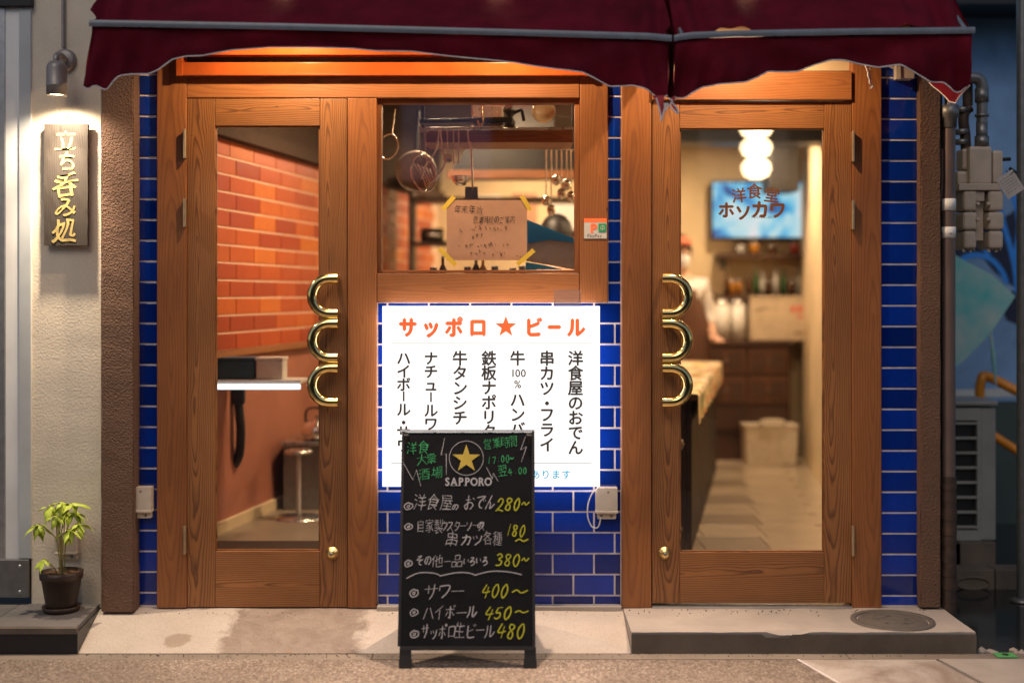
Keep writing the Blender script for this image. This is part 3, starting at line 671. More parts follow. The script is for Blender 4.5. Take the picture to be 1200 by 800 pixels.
nt_ = thing('paper_notice', px(570, 270, .045), 'brown handwritten paper notice taped inside the kitchen window', 'notice')
YN = .044
mbn = MB().grid(lambda u, v: tuple(px(523.5 + 94 * u, 305 - 70.5 * v, YN) + Vector((0, .0015 * math.sin(u * 9 + v * 5), 0))), 16, 12); mbn.build('paper', KRAFT, nt_)
ink = Ink(onY(YN - .0022)); hand(ink, '年末年始', 533, 240, 7.6, 9.5, .9, .03); hand(ink, '営業時間のご案内', 555, 253, 5.6, 9, .85, 0); ink.build('lettering', INK, nt_)
ink = Ink(onY(YN - .0022))
def scribble(ink, x0, x1, y, h, wd):
    x = x0
    while x < x1:
        for q in range(random.choice((1, 2, 2, 3))):
            a, b_ = random.uniform(0, 3.2), random.uniform(0, h); ink.line([(x + a, y + b_), (x + a + random.uniform(-1, 1.8), y + b_ + random.uniform(-2, 2)), (x + random.uniform(0, 3), y + random.uniform(0, h))], wd)
        x += 4.6 if random.random() < .88 else 8
for a, b_, y in ((551, 592, 266), (553, 565, 275), (544, 594, 285), (551, 568, 294), (576, 594, 295), (603, 611, 297), (537, 540, 268), (537, 541, 286)): scribble(ink, a, b_, y, 4.2, .6)
ink.build('scribble', INKL, nt_)
for (cx, cy, an, ln) in ((525.5, 238, -.85, 21), (616.5, 238, 1.03, 21), (524.5, 301, .8, 29), (616, 301.5, -.72, 27)):
    d = Vector((math.cos(an), math.sin(an))); n = Vector((-d.y, d.x))
    P = [Vector((cx, cy)) + d * a * ln / 2 + n * b_ * 2.6 for a, b_ in ((-1, -1), (-.9, 0), (-1, 1), (1, 1), (.92, 0), (1, -1))]
    MB().add([px(p.x, p.y, YN - .0035) for p in P], [tuple(range(6))]).build('tape', TAPEY, nt_)

# ---- lit sign
YS = -.078
sg = thing('light_box_sign', px(575, 464, YS), 'bright white backlit menu sign fixed to the tiles under the kitchen window', 'sign')
pbox('face', SIGNF, 448, 358.5, 703, 570, YS, YS + .006, sg, .001)
pbox('casing', SIGNS, 448.6, 359.2, 702.4, 569.4, YS + .007, .022, sg, .002)
ink = Ink(onY(YS - .001))
for ch, x in (('サ', 478), ('ッ', 505), ('ポ', 532), ('ロ', 560), ('ビ', 625.5), ('ー', 649.5), ('ル', 675)): ink.char(ch, x, 383.2, 24.5 if ch != 'ッ' else 25, .05, sx=.9 if ch != 'ー' else .7)
ink.build('lettering', ORANGEP, sg, label='orange red title lettering')
ink = Ink(onY(YS - .001)); s_ = star(592.8, 382.8, 13.2, .4); ink.m.add([ink.fn(*p, 0) for p in s_], [tuple(range(10))]); ink.build('star', ORANGEP, sg, label='orange red five-pointed star')
ink = Ink(onY(YS - .001)); ink.line([(458, 402.2), (693, 402.2)], 1, False); ink.line([(458, 542.2), (693, 542.2)], 1, False); ink.build('rule', INKG, sg)
cols = [(674.5, '洋食屋のおでん', 17.4), (641, '串カツ・フライ', 17.6), (606.5, '牛|ハンバーグ', 17.2), (573, '鉄板ナポリタン', 17.2), (539, '牛タンシチュー', 17.4), (505, 'ナチュールワイン', 15.6), (473, 'ハイボール・サワー', 15.3)]
for cx, txt, p in cols:
    ink = Ink(onY(YS - .001)); y = 419.5
    sz = 18.5 if p > 16 else 17.2
    for ch in txt:
        if ch == '|':
            for i, q in enumerate('100'): ink.char(q, cx - 6.6 + i * 6.6, 437, 12.5, .014)
            ink.char('%', cx, 450, 12.5, .014); y += 31.5; continue
        if ch == 'ー': ink.char(ch, cx, y - p * .08, sz * .8, .027, -math.pi / 2)
        elif ch in 'ュ': ink.char(ch, cx, y, sz, .027)
        else: ink.char(ch, cx, y, sz, .027)
        y += p * (.75 if ch in '・' else .92 if ch == 'ー' else 1)
    ink.build('lettering', INKG, sg)
ink = Ink(onY(YS - .001))
for i, ch in enumerate('あります'): ink.char(ch, 627.5 + i * 12, 555.5, 11.5, .014)
ink.build('lettering', CYANP, sg, label='cyan line of small lettering')

# ---- sockets
def socket(cx, cy, w_, h_, Yb, label, par=None):
    t = thing('outdoor_socket', px(cx, cy, Yb), label, 'socket', 'outdoor sockets on the walls')
    c = px(cx, cy, Yb); a, b_ = w_ / 290, h_ / 290
    prof = [(-.5, -.26), (-.5, .36), (-.40, .5), (.5, .5), (.5, -.26)]
    mb = MB(); P = [(c.x + x * a, c.z + z * b_) for x, z in prof]; mb.prism(P, Yb - .05, Yb); mb.build('cover', IVORY, t)
    box('lip', IVORY, (c.x - a * .5 - .002, Yb - .054, c.z - b_ * .30), (c.x + a * .5 + .002, Yb, c.z - b_ * .22), t, .003)
    box('outlet_base', IVORY, (c.x - a * .42, Yb - .035, c.z - b_ * .5), (c.x + a * .46, Yb, c.z - b_ * .31), t, .006)
    MB().lathe([(.0, .001), (.004, .001), (.004, 0)], (c.x + .005, Yb - .0505, c.z + b_ * .38), 10, 'y').build('screw', DSTEEL, t)
    mb = MB()
    for x in (-.12, .12): mb.lathe([(.0, .001), (.006, .001), (.006, 0)], (c.x + x * a * 2, Yb - .0355, c.z - b_ * .4), 10, 'y')
    mb.build('socket_hole', DSTEEL, t); return t
socket(167.5, 587, 27, 37, .02, 'ivory outdoor socket cover on the tiles left of the left door')
socket(710, 588, 25, 37, .02, 'ivory outdoor socket cover with a plugged cable, right of the lit sign')
socket(82, 637, 24, 32, -.0, 'ivory outdoor socket cover on the white wall behind the potted plant')
ins = [px(702, 571, -.03), px(694, 578, -.015), px(689, 592, -.01), px(689, 606, -.008), px(694, 617, -.012), px(701, 617, -.03), px(704, 606, -.04)]
def spline(P, n=6):
    P = [Vector(p) for p in P]; Q = [P[0]] + P + [P[-1]]; out = []
    for i in range(1, len(Q) - 2):
        for k in range(n):
            t = k / n; a, b_, c, d = Q[i - 1:i + 3]
            out.append(.5 * (2 * b_ + (c - a) * t + (2 * a - 5 * b_ + 4 * c - d) * t * t + (3 * b_ - a - 3 * c + d) * t ** 3))
    return out + [P[-1]]
tag(MB().tube(spline(ins), .0028, 8).build('power_cable', WHITEP), 'thin white cable looping from the lit sign down to the socket beside it', 'cable')

# ================================================================== WHITE WALL SIDE
ww = thing('white_wall', (-1.8, 0, 0), 'white stucco wall at the left, carrying the wooden name board and lamp', 'wall')
roughslab(36.5, 119.5, -260, 712, .0, .3, 'stucco_face', WSTUC, ww, .0008)
nb = thing('neighbour_shopfront', (X(18), .0, 0), 'pale grey window frame of the neighbouring shop at the left edge', 'shop front')
pbox('frame_board', GREYW, 6, 8, 37, 655, -.006, .1, nb, .003); pbox('frame_board', GREYP, 22, 8.5, 36, 654, -.012, -.0065, nb, .003)
pbox('edge_strip', ALU, -2, 8, 5.6, 655, -.01, .1, nb, .002); pbox('glass_pane', GLASS, -500, 40, -2.4, 655, .03, .04, nb, 0)
pbox('kick_plate', DSTEEL, -500, 655.5, 33, 700, -.02, .1, nb, .003); pbox('head_board', BLACKP, -500, -250, 36.5, 7.6, -.03, .2, nb, .003)
pbox('inner_curtain', CREAM, -500, 8, -2.5, 655, .15, .17, nb, 0)
mb = MB()
for x, y in ((23, 663), (23, 693)): c = px(x, y, -.02); mb.lathe([(0, .002), (.006, .002), (.007, 0)], tuple(c), 10, 'y')
mb.build('rivet', ALU, nb)

# name board
b0, b1 = px(51.5, 287.5, -.035), px(103, 145.5, -.035)
bd_ = thing('hanging_name_board', ((b0.x + b1.x) / 2, -.03, b1.z), 'weathered dark wooden board with gold brush writing hung on the white wall', 'sign board')
mb = MB(); bm = bmesh.new(); bmesh.ops.create_cube(bm, size=1)
for v in bm.verts: v.co = Vector(((b0.x + b1.x) / 2 + v.co.x * (b1.x - b0.x) * (1 if v.co.z > 0 else .985), -.028 + v.co.y * .016, (b0.z + b1.z) / 2 + v.co.z * (b1.z - b0.z)))
bmesh.ops.subdivide_edges(bm, edges=bm.edges, cuts=9, use_grid_fill=True)
for v in bm.verts: v.co.x += random.uniform(-.0012, .0012); v.co.z += random.uniform(-.001, .001); v.co.y += random.uniform(-.0006, .0006)
mb.bm(bm).build('board', SIGNW, bd_)
ink = Ink(onY(-.0368))
for ch, x, y, s_, ro in (('立', 77.5, 165, 27, .03), ('ち', 79, 189, 25, -.12), ('呑', 77, 217, 30, .08), ('み', 77.5, 243, 26, -.1), ('処', 76, 270, 31, .05)): ink.char(ch, x, y, s_, .015, ro, .12, .045)
ink.build('lettering', GOLDP, bd_, label='gold brushed writing')
hk = px(78, 140, -.012)
MB().tube(spline([(hk.x, -.001, hk.z + .012), (hk.x, -.02, hk.z + .01), (hk.x, -.028, hk.z - .006), (hk.x, -.024, hk.z - .02)]), .0022, 8).build('hook', DSTEEL, bd_)

# wall lamp
YL = -.13
lp = thing('wall_lamp', px(68, 90, YL), 'grey cylindrical downlight with conduit above the hanging wooden board', 'wall lamp')
c = px(77, 71, 0); MB().lathe([(.0, .022), (.03, .022), (.044, .016), (.046, 0)], (c.x, 0, c.z), 28, 'y').build('back_plate', LAMPG, lp)
mb = MB(); d0 = px(74, -140, -.012); d1 = px(74, 56, -.012); mb.tube([d0, d1], .007, 12)
mb.build('conduit', LAMPG, lp)
a = px(77, 71, -.02); e = px(66, 78, YL); MB().tube(spline([a, a + Vector((-.005, -.05, .012)), Vector((e.x, YL, e.z + .04)), e]), .012, 12).build('arm', LAMPG, lp)
e = px(66.5, 0, YL); zt = Z(72, YL); zb = Z(112, YL); rr = 11.8 / 297
MB().lathe([(.0, zt), (rr * .7, zt - .002), (rr * .95, zt - .018), (rr, zt - .03), (rr, zb + .042), (rr * 1.04, zb + .040), (rr * 1.04, zb + .036), (rr, zb + .034), (rr, zb), (rr * .9, zb), (rr * .9, zb + .03), (0, zb + .031)], (e.x, YL, 0), 28).build('housing', LAMPG, lp)
MB().lathe([(.0, zb + .006), (rr * .8, zb + .006), (rr * .8, zb + .028), (0, zb + .028)], (e.x, YL, 0), 20).build('bulb', BULB, lp)
def lamp(kind, loc, e, col, size=.03, rot=None, **k):
    l = bpy.data.lights.new('lamp_light', kind); l.energy = e; l.color = col
    if kind == 'AREA': l.shape = 'DISK'; l.size = size
    else: l.shadow_soft_size = size
    for a_, b_ in k.items(): setattr(l, a_, b_)
    o = bpy.data.objects.new('lamp_light', l); COL.objects.link(o); o.location = loc
    if rot: o.rotation_euler = rot
    return o
lamp('SPOT', (e.x, YL, zb - .006), 26, (1, .80, .58), .018, (R(4), 0, 0), spot_size=R(150), spot_blend=.8)
lamp('SPOT', (e.x, YL, zb - .007), 85, (1, .80, .58), .018, (R(2), 0, 0), spot_size=R(68), spot_blend=1)

# potted plant
pc = Vector((X(72, -.12), -.12, .018))
pp = thing('potted_plant', pc, 'small yellow-green leafy plant in a dark brown pot on the grey slab', 'plant')
MB().lathe([(.0, .012), (.055, .012), (.060, .03), (.076, .128), (.082, .130), (.084, .158), (.079, .159), (.076, .135), (.0, .134)], pc, 30).build('pot', POTM, pp)
MB().lathe([(.0, .0), (.066, .0), (.074, .022), (.071, .023), (.063, .006), (.0, .006)], pc, 30).build('saucer', POTM, pp)
MB().grid(lambda u, v: pc + Vector(((v * .074) * math.cos(u * 6.2832), (v * .074) * math.sin(u * 6.2832), .142 + random.uniform(0, .008))), 24, 8, False).build('soil', SOIL, pp)
def leafmesh(seed, ln=.05, wd=.021):
    rg = random.Random(seed); mb = MB()
    def f(u, v):
        y = u * ln; x = (v - .5) * 2 * wd * math.sin(math.pi * min(1, u * 1.02) ** .8) * (1 - .15 * math.sin(u * 30)) + .0
        return (x, y, -abs(v - .5) * .007 - .45 * ln * u * u + .002 * math.sin(u * 9 + v * 4))
    return mb.grid(f, 7, 4).mesh('leaf', Vector((0, 0, 0)))
LM = [leafmesh(i, .046 + .008 * i, .0085 + .002 * i) for i in range(3)]
for q in LM: q.materials.append(LEAF)
top = pc + Vector((0, 0, .14))
clusters = [(px(60, 592, -.14), 9), (px(73, 588, -.2), 9), (px(88, 599, -.12), 8), (px(92, 613, -.16), 8), (px(81, 620, -.2), 7), (px(45, 614, -.13), 8), (px(66, 604, -.22), 8), (px(51, 655, -.19), 6), (px(76, 600, -.06), 7), (px(84, 590, -.17), 6)]
for i, (c, n) in enumerate(clusters):
    base = top + Vector((random.uniform(-.012, .012), random.uniform(-.012, .012), 0))
    mid = base.lerp(c, .55) + Vector(((top.x - c.x) * .3, 0, .03 if i != 7 else .0))
    MB().tube(spline([base, mid, c + Vector((0, 0, .004))]), .0026, 7).build('stem', STEMG, pp)
    for k in range(n):
        o = link('leaf', random.choice(LM), c, pp); an = 6.283 * k / n + random.uniform(-.3, .3); o.rotation_euler = (random.uniform(-.95, .1), random.uniform(-.3, .3), an)
        s_ = random.uniform(.8, 1.25); o.scale = (s_, s_, s_)

# ================================================================== CHALKBOARD
FB = Vector((0, -.562, PZ)); TB = Vector((0, -.352, .752)); ax = (TB - FB).normalized(); nb_ = Vector((0, -ax.z, ax.y))   # faces the street
def onB(x, y, d=0, off=.0):
    dr_ = Vector(((x - 600) / FPX, 1, (345 - y) / FPX)); o = FB + nb_ * (off + .001 + d); t = (o - CAM).dot(nb_) / dr_.dot(nb_); return CAM + dr_ * t
cb_ = thing('chalkboard', (X(547, -.5), -.45, PZ), 'black A-frame chalkboard menu standing on the pavement before the lit sign', 'chalkboard')
def bpl(name, mat, x0, y0, x1, y1, th=.02, off=0, parent=cb_, **k):
    P = [onB(x0, y0, -.001, off), onB(x1, y0, -.001, off), onB(x1, y1, -.001, off), onB(x0, y1, -.001, off)]
    xa = (P[0].x + P[3].x) / 2; xb = (P[1].x + P[2].x) / 2; P[0].x = P[3].x = xa; P[1].x = P[2].x = xb
    Q = [p - nb_ * th for p in P]; mb = MB().add(P + Q, [(0, 1, 2, 3), (7, 6, 5, 4), (0, 4, 5, 1), (1, 5, 6, 2), (2, 6, 7, 3), (3, 7, 4, 0)]); return mb.build(name, mat, parent, **k)
bpl('panel', BOARDM, 471, 506.5, 624.5, 757, .012)
for a in ((468.6, 504.3, 471.8, 757), (623.6, 504.3, 626.9, 757)): bpl('side_edge', BLACKP, *a, .02, .002)
bpl('top_edge', ALU, 469, 503.3, 626.5, 505.4, .02, .003); bpl('bottom_edge', BLACKP, 468.6, 756.5, 627, 761.5, .022, .004)
for a in ((468.2, 757.5, 481.5, 782), (614.5, 757.5, 628.2, 782)):
    lg = bpl('leg', BLACKP, *a, .022, .001); bpl('rubber_foot', BLACKP, a[0] - .8, 772, a[2] + .8, 782.5, .028, .004, lg)
for sx in (-1, 1):                                         # rear frame
    x = X(547, -.45) + sx * .23
    MB().tube([(x, -.365, .74), (x, -.12, PZ + .012)], .011, 8).build('rear_leg', BLACKP, cb_)
MB().add([(X(547, -.45) - .225, -.352, .70), (X(547, -.45) + .225, -.352, .70), (X(547, -.45) + .225, -.135, .02), (X(547, -.45) - .225, -.135, .02)], [(0, 1, 2, 3)]).build('rear_panel', BOARDM, cb_)
MB().tube(spline([(X(547, -.45) - .2, -.5, .02), (X(547, -.45), -.35, -.06), (X(547, -.45) + .2, -.16, .02)]), .002, 6).build('stay_cord', BLACKP, cb_)
fB = lambda x, y, d=0: onB(x, y, d, .001)
ink = Ink(fB); s_ = star(546.5, 537.5, 17, .385); ink.m.add([fB(*p) for p in s_], [tuple(range(10))]); ink.build('star', STARY, cb_, label='gold five-pointed star in a thin ring')
ink = Ink(fB); ink.line([(546.5 + 20 * math.cos(a * math.pi / 24), 536.5 + 20 * math.sin(a * math.pi / 24)) for a in range(49)], .7, False); ink.build('ring', PRG, cb_)
ink = Ink(fB)
for ch, x in zip('SAPPORO', (524, 532, 540, 547.5, 555.3, 563.8, 571.8)):
    ink.char(ch, x, 564, 13.2, .028, sx=.84)
    if ch in 'PRA':                                        # small serifs
        for q in ((-2.6, 1.8) if ch == 'A' else (-2.3,)) : ink.line([(x + q - 1.6, 568.6), (x + q + 1.8, 568.6)], 1., False)
ink.build('lettering', PRG, cb_, label='silver grey capital lettering')
def chalkline(mat, items, **k):
    ink = Ink(fB)
    for it in items: hand(ink, *it[:-1], **it[-1]) if isinstance(it[-1], dict) else hand(ink, *it)
    return ink.build('chalk_lettering', mat, cb_, **k)
chalkline(CHG, [('洋食', 476, 517, 13, 15, 1.1, -.06), ('大衆', 487, 532, 12, 13, 1.1, -.12), ('酒場', 490, 548, 14, 14, 1.1, -.14)])
chalkline(CHG, [('営業時間', 567, 514, 9.3, 12.5, 1.1, -.13), ('17:00~', 571, 535, 4.8, 8.5, 1.0, -.1), ('翌', 583, 544, 11, 14, 1.1, -.1), ('4:00', 596, 549, 4.9, 8, 1.0, -.12)])
chalkline(CHW, [('@', 473, 588, 11, 9, 1.5), ('洋食屋', 485, 579, 14.5, 18.5, 1.4, -.0), ('の', 530, 590, 8, 8, 1.4), ('おでん', 545, 580, 11.5, 17, 1.5, .0, .25)])
chalkline(CHY, [('280~', 582, 583, 9.2, 15, 1.9, .0, .3)], label='yellow chalk price')
chalkline(CHW, [('@', 474, 612, 11, 9, 1.5), ('自家製', 488, 608, 9.6, 15.5, 1.1), ('ウスターソース', 517, 610, 6.8, 11, 1.2), ('の', 559, 611, 7, 7, 1.3)])
chalkline(CHW, [('串', 523, 623, 14, 17, 1.4), ('カツ', 541, 626, 12, 13, 1.6), ('各種', 566, 622, 11, 16.5, 1.3)])
chalkline(CHY, [('180', 593, 614, 7.2, 14, 1.7, .02, .25), ('~', 604, 628, 15, 9, 1.8)], label='yellow chalk price')
chalkline(CHW, [('@', 474, 655, 10, 9, 1.5), ('その', 488, 651, 8.5, 12, 1.4), ('他', 506, 650, 12.5, 14, 1.4), ('一', 520, 653, 8, 9, 1.5), ('品', 529, 650, 12, 14, 1.3), ('いろいろ', 543, 652, 6.7, 10, 1.4)])
chalkline(CHY, [('380~', 581, 649, 9.3, 14, 1.8, .0, .2)], label='yellow chalk price')
ink = Ink(fB)
for P in ([(476, 677.5), (490, 671), (508, 671), (517, 674.5)], [(515, 674.5), (535, 670.5), (550, 671), (558, 674)], [(556, 673.5), (575, 669), (595, 669.5), (612, 673)]): ink.line(P, 1.2)
ink.build('chalk_lettering', CHW, cb_, label='white chalk divider flourish')
chalkline(CHW, [('@', 480, 689, 10.5, 10, 1.6), ('サワー', 497, 684, 15, 17, 1.7)])
chalkline(CHY, [('400', 566, 684, 9.5, 16, 1.9, .0, .35), ('~', 600, 686, 19, 13, 1.9)], label='yellow chalk price')
chalkline(CHW, [('@', 480, 712, 10.5, 10, 1.6), ('ハイボール', 496, 709, 12, 16, 1.6)])
chalkline(CHY, [('450', 569, 710, 10, 15, 1.9, .0, .35), ('~', 603, 712, 17, 10, 1.8)], label='yellow chalk price')
chalkline(CHW, [('@', 480, 737, 10.5, 10, 1.6), ('サッポロ', 494, 731, 9.3, 17, 1.6), ('生', 533, 729, 12, 19, 1.4), ('ビール', 546, 731, 10.5, 15, 1.6)])
chalkline(CHY, [('480', 583, 730, 10.3, 17, 2.0, .0, .3)], label='yellow chalk price')
ink = Ink(fB)
for P in ([(521, 513), (517, 533), (523, 531), (523, 556)], [(472, 541), (484, 562), (488, 550), (493, 569)], [(616, 511), (610, 527), (617, 523), (611, 541)], [(570, 547), (577, 561), (578, 554), (584, 564)]): ink.line(P, 1., False)
ink.build('chalk_lettering', CHW, cb_, label='white chalk zigzag marks')

# ================================================================== AWNINGS
YA = -.55; AS = FPX / (YA - CAM.y)
def interp(T, x):
    for (a, b_), (c, d) in zip(T, T[1:]):
        if x <= c: return b_ + (d - b_) * max(0, min(1, (x - a) / (c - a)))
    return T[-1][1]
def sm(T, x, h=3):
    return (interp(T, x - h) + interp(T, x) * 2 + interp(T, x + h)) / 4
HEML = [(98, 101), (103, 106), (107, 100), (111, 99), (119, 104), (124, 103), (132, 94), (138, 88), (150, 85), (171, 85.5), (183, 80), (201, 68.5), (215, 65), (234, 64.5), (250, 61), (270, 57), (315, 53.5), (360, 54), (414, 55.5), (440, 58.5), (482, 59), (520, 63), (560, 67.6), (605, 72), (657, 80.6), (683, 84), (700, 92), (716, 99.5), (730, 99), (742, 97.5), (761, 105), (774, 116), (780, 113), (786, 112)]
HEMR = [(790, 113), (804, 113), (812, 108), (825, 100), (850, 97), (874, 96), (890, 89), (902, 82.5), (937, 82), (955, 75), (976, 69), (990, 69), (1004, 72), (1032, 77.7), (1045, 76), (1056, 75), (1074, 84), (1091, 95), (1109, 94), (1121, 106), (1130, 106), (1137, 100)]
STL = [(100, 28.5), (107, 27.5), (330, 31.5), (450, 34.5), (600, 38.5), (760, 43), (787, 45.5)]
STR = [(789, 46), (795, 44), (810, 42), (860, 40), (1000, 37.5), (1142, 36)]
def awning(x0, x1, STR_, HEM_, label, flare0, flare1, seed):
    t = thing('awning', (X((x0 + x1) / 2, YA), -.3, 2.3), label, 'awning', 'maroon awnings over the shop front')
    ph = seed * 1.7; span = x1 - x0
    def edge(x): return min(x - x0, x1 - x)
    def fold(x, v):
        e0, e1 = (x - x0), (x1 - x); f = 0
        for e, s_ in ((e0, 1), (e1, -1)):
            f += math.exp(-e / 42.) * math.sin(e * .21 + v * 2.2 + ph) * .018 + math.exp(-e / 120.) * math.sin(e * .06 - v * 2.9 + ph) * .016
        return f + .004 * math.sin(x * .027 + v * 3 + ph) + .003 * math.sin(x * .061 - v * 4)
    # sloping roof cloth
    def roof(u, v):
        x = x0 + span * u; b_ = px(x, sm(STR_, x), YA); tz = 2.86; sag = .05 * math.sin(math.pi * v)
        y = YA + (.10 - .02 - YA) * v; fx = fold(x, v * 2) * (1 - v * .5) * 1.5
        return (b_.x - (0 if 0 < u < 1 else 0), y - fx * .3, b_.z + (tz - b_.z) * v ** .92 - sag + fx)
    MB().grid(roof, 170, 18).build('roof_cloth', CANVAS, t)
    def vx(x, v):                                          # sideways drift of the cloth below the bar
        return x - flare0 * v * max(0, 1 - (x - x0) / 40) + flare1 * v * max(0, 1 - (x1 - x) / 40)
    def val(u, v):
        x = x0 + span * u; xx = vx(x, v); top = sm(STR_, x) + 3.5; bot = sm(HEM_, xx, 2)
        y = YA + .006 + fold(x, v * 1.3) * v ** .7 * 1.2 + .02 * v
        p = px(xx, top + (bot - top) * v, YA); return (p.x, y, p.z)
    MB().grid(val, 260, 14).build('valance', CANVAS, t)
    hem = [Vector(val(i / 260, 1)) for i in range(261)]
    MB().tube(hem, .0024, 6).build('hem_piping', TRIMW, t)
    sh_ = MB()
    for q in range(0, 258, 2):
        p_, q_ = Vector(val(q / 260, .93)), Vector(val((q + 1.2) / 260, .93)); o_ = Vector((0, -.0012, 0)); sh_.tube([p_ + o_, q_ + o_], .0009, 4)
    sh_.build('stitching', MATS['stitch thread'], t, kind='stuff')
    # reflective band with a shallow roll
    def band(u, v):
        x = x0 - 2 + (span + 4) * u; p = px(x, sm(STR_, x) + (v - .5) * 7.6, YA); a = v * math.pi
        return (p.x, YA - .006 - .003 * math.sin(a), p.z)
    MB().grid(band, 120, 6).build('band', STRIPE, t)
    MB().tube([px(x0 + 2, sm(STR_, x0) + 1, YA + .022), px(x1 - 2, sm(STR_, x1) + 1, YA + .022)], .014, 10).build('front_bar', ALU, t)
    for sx, xe, fl in ((-1, x0, flare0), (1, x1, flare1)):  # side curtains
        xw = X(xe, YA)
        def side(u, v):
            y = YA + .008 + (-.09 - YA + .0) * u; zt = px(xe, sm(STR_, xe), YA).z + (2.72 - 2.25) * u * .9
            zb = interp([(0, px(xe, sm(HEM_, xe), YA).z), (.25, 1.975), (.55, 2.0), (.75, 2.06), (1, 2.12)], u) + (0 if sx > 0 else (.10 * min(1, u * 4) if seed == 1 else .03 * u)) - (.0 if sx > 0 else -.02 * u)
            return (xw + sx * (.012 * math.sin(u * 9 + v * 3) * v) - sx * .004 - .0 + (fl / AS * sx * v * (1 - u)), y, zt + (zb - zt) * v)
        MB().grid(side, 30, 22).build('side_cloth', CANVAS, t)
        MB().tube([Vector(side(i / 30, 1)) for i in range(31)], .0024, 6).build('hem_piping', TRIMW, t)
        MB().tube([px(xe - sx * 8, sm(STR_, xe) + 1, YA + .02), Vector((X(xe, YA) - sx * .03, .09, 2.68))], .011, 8).build('arm', ALU, t)
    return t
al = awning(107, 785, STL, HEML, 'long maroon canvas awning with a scalloped white-piped valance, over the left door and window', 9, -3, 1)
ar = awning(791.5, 1140, STR, HEMR, 'shorter maroon canvas awning with a scalloped white-piped valance, over the right door', 1, -2, 2)
# torn strips at the seam
t = thing('torn_awning_tie', px(778, 122, YA), 'torn red and white cloth ties dangling where the two awnings meet', 'cloth tie')
def ribbon(P, wds, mat, nm, Y=YA - .012):
    def f(u, v):
        i = min(int(u * (len(P) - 1)), len(P) - 2); k = u * (len(P) - 1) - i
        x = P[i][0] + (P[i + 1][0] - P[i][0]) * k; y = P[i][1] + (P[i + 1][1] - P[i][1]) * k; w_ = wds[i] + (wds[i + 1] - wds[i]) * k
        p = px(x + (v - .5) * w_, y, Y); return (p.x, Y + .006 * math.sin(u * 6 + v * 4), p.z)
    MB().grid(f, 14, 4).build(nm, mat, t)
ribbon([(771, 112), (774, 121), (776, 132), (774.5, 142)], [14, 8, 4, 1.5], plain('red cloth painted as lit', (.5, .05, .06), .8), 'strip')  # brighter red paints in the light on the torn canvas strips
ribbon([(790, 113), (787, 120), (791, 127), (794, 131)], [3, 4, 4.5, 3], MATS['red cloth painted as lit'], 'strip', YA - .02)
for P in ([(769, 115), (772, 125), (774.5, 136), (775, 142), (778, 130), (781, 121)], [(784, 116), (788, 119), (785, 124), (790, 130), (795, 133), (793, 127), (788, 121)], [(779, 121), (779, 130), (782, 126), (783, 121)]):
    MB().tube(spline([px(x, y, YA - .024) for x, y in P], 4), .003, 6).build('piping', TRIMW, t)
t = thing('tie_cord', px(1019, 90, -.4), 'white knotted cord hanging beneath the right awning near the right door hinge post', 'cord')
for P in ([(1014, 76), (1017, 84), (1020, 90), (1019, 97), (1023, 101), (1020, 104)], [(1020, 80), (1017, 88), (1021, 96)]):
    MB().tube(spline([px(x, y, -.42) for x, y in P], 4), .0028, 6).build('strand', TRIMW, t)
t = thing('cable_clamp', px(1060, 84, -.02), 'white plastic cable clamp on the topmost right-hand tiles under the awning', 'clamp')
pbox('body', IVORY, 1052, 77, 1072, 92, -.04, .02, t, .004); pbox('lug', IVORY, 1050, 76, 1056, 93, -.047, -.02, t, .002)
MB().tube([px(1048, 80, .0), px(1034, 74, .0), px(1034, 40, .0)], .006, 8).build('cable_sleeve', IVORY, t)

# spotlights on the wall under the awnings, out of the camera's sight behind the valances
for i, (x, e) in enumerate(((345, 36), (585, 36), (865, 36))):
    c = Vector((X(x, 0) * .98, -.33, 2.40))
    t = thing('awning_spotlight', c, ('spotlight mounted above the left door under the awning', 'spotlight mounted above the kitchen window under the awning', 'spotlight mounted above the right door under the awning')[i], 'spotlight', 'spotlights under the awnings')
    MB().tube([(c.x, .1, 2.50), (c.x, -.2, 2.50), (c.x, -.33, 2.47)], .009, 8).build('arm', DSTEEL, t)
    MB().lathe([(0, .09), (.022, .088), (.045, .03), (.05, .0), (.046, .0), (.04, .03), (0, .06)], c, 20).build('shade', DSTEEL, t)
    MB().lathe([(0, .012), (.02, .014), (.028, .03), (.015, .05), (0, .055)], c, 16).build('bulb', BULB, t)
    lamp('SPOT', c + Vector((0, 0, -.008)), e, (1, .68, .38), .016, (R(10), 0, 0), spot_size=R(160), spot_blend=.5)
    lamp('SPOT', c + Vector((0, 0, -.009)), 170, (1, .74, .56), .02, (R(-13), 0, 0), spot_size=R(66), spot_blend=1)

# ================================================================== ALLEY AT THE RIGHT
def tubes(name, mat, P, r, parent=None, Y=None, n=14, **k): return MB().tube([px(*p) if len(p) == 3 else p for p in P], r, n).build(name, mat, parent, **k)
YP = -.005
t = thing('drain_pipe', px(1112, 712, YP), 'tall rusty vertical pipe with banded joints beside the right brown pillar', 'pipe')
r = 8 / 290
a_, z0_ = X(1112, YP), -.11
rng = random.Random(4)
MB().tube([(a_, YP, z0_), (a_, YP, Z(560, YP))], r * .95, 18, rs=[r * 1.02, r * 1.02]).build('lower_pipe', RUST, t)
mb = MB(); zz = z0_
while zz < Z(560, YP): h = rng.uniform(.02, .05); mb.tube([(a_, YP, zz), (a_ + rng.uniform(-.001, .001), YP, zz + h)], r * rng.uniform(1.04, 1.14), 16); zz += h + rng.uniform(.004, .03)
mb.build('tape_wrap', RUST, t)
MB().tube([(a_, YP, Z(560, YP)), (a_, YP, Z(138, YP))], r * .92, 18).build('upper_pipe', plain('brown grey pipe', (.16, .115, .105), .35, .2, nscale=9), t)
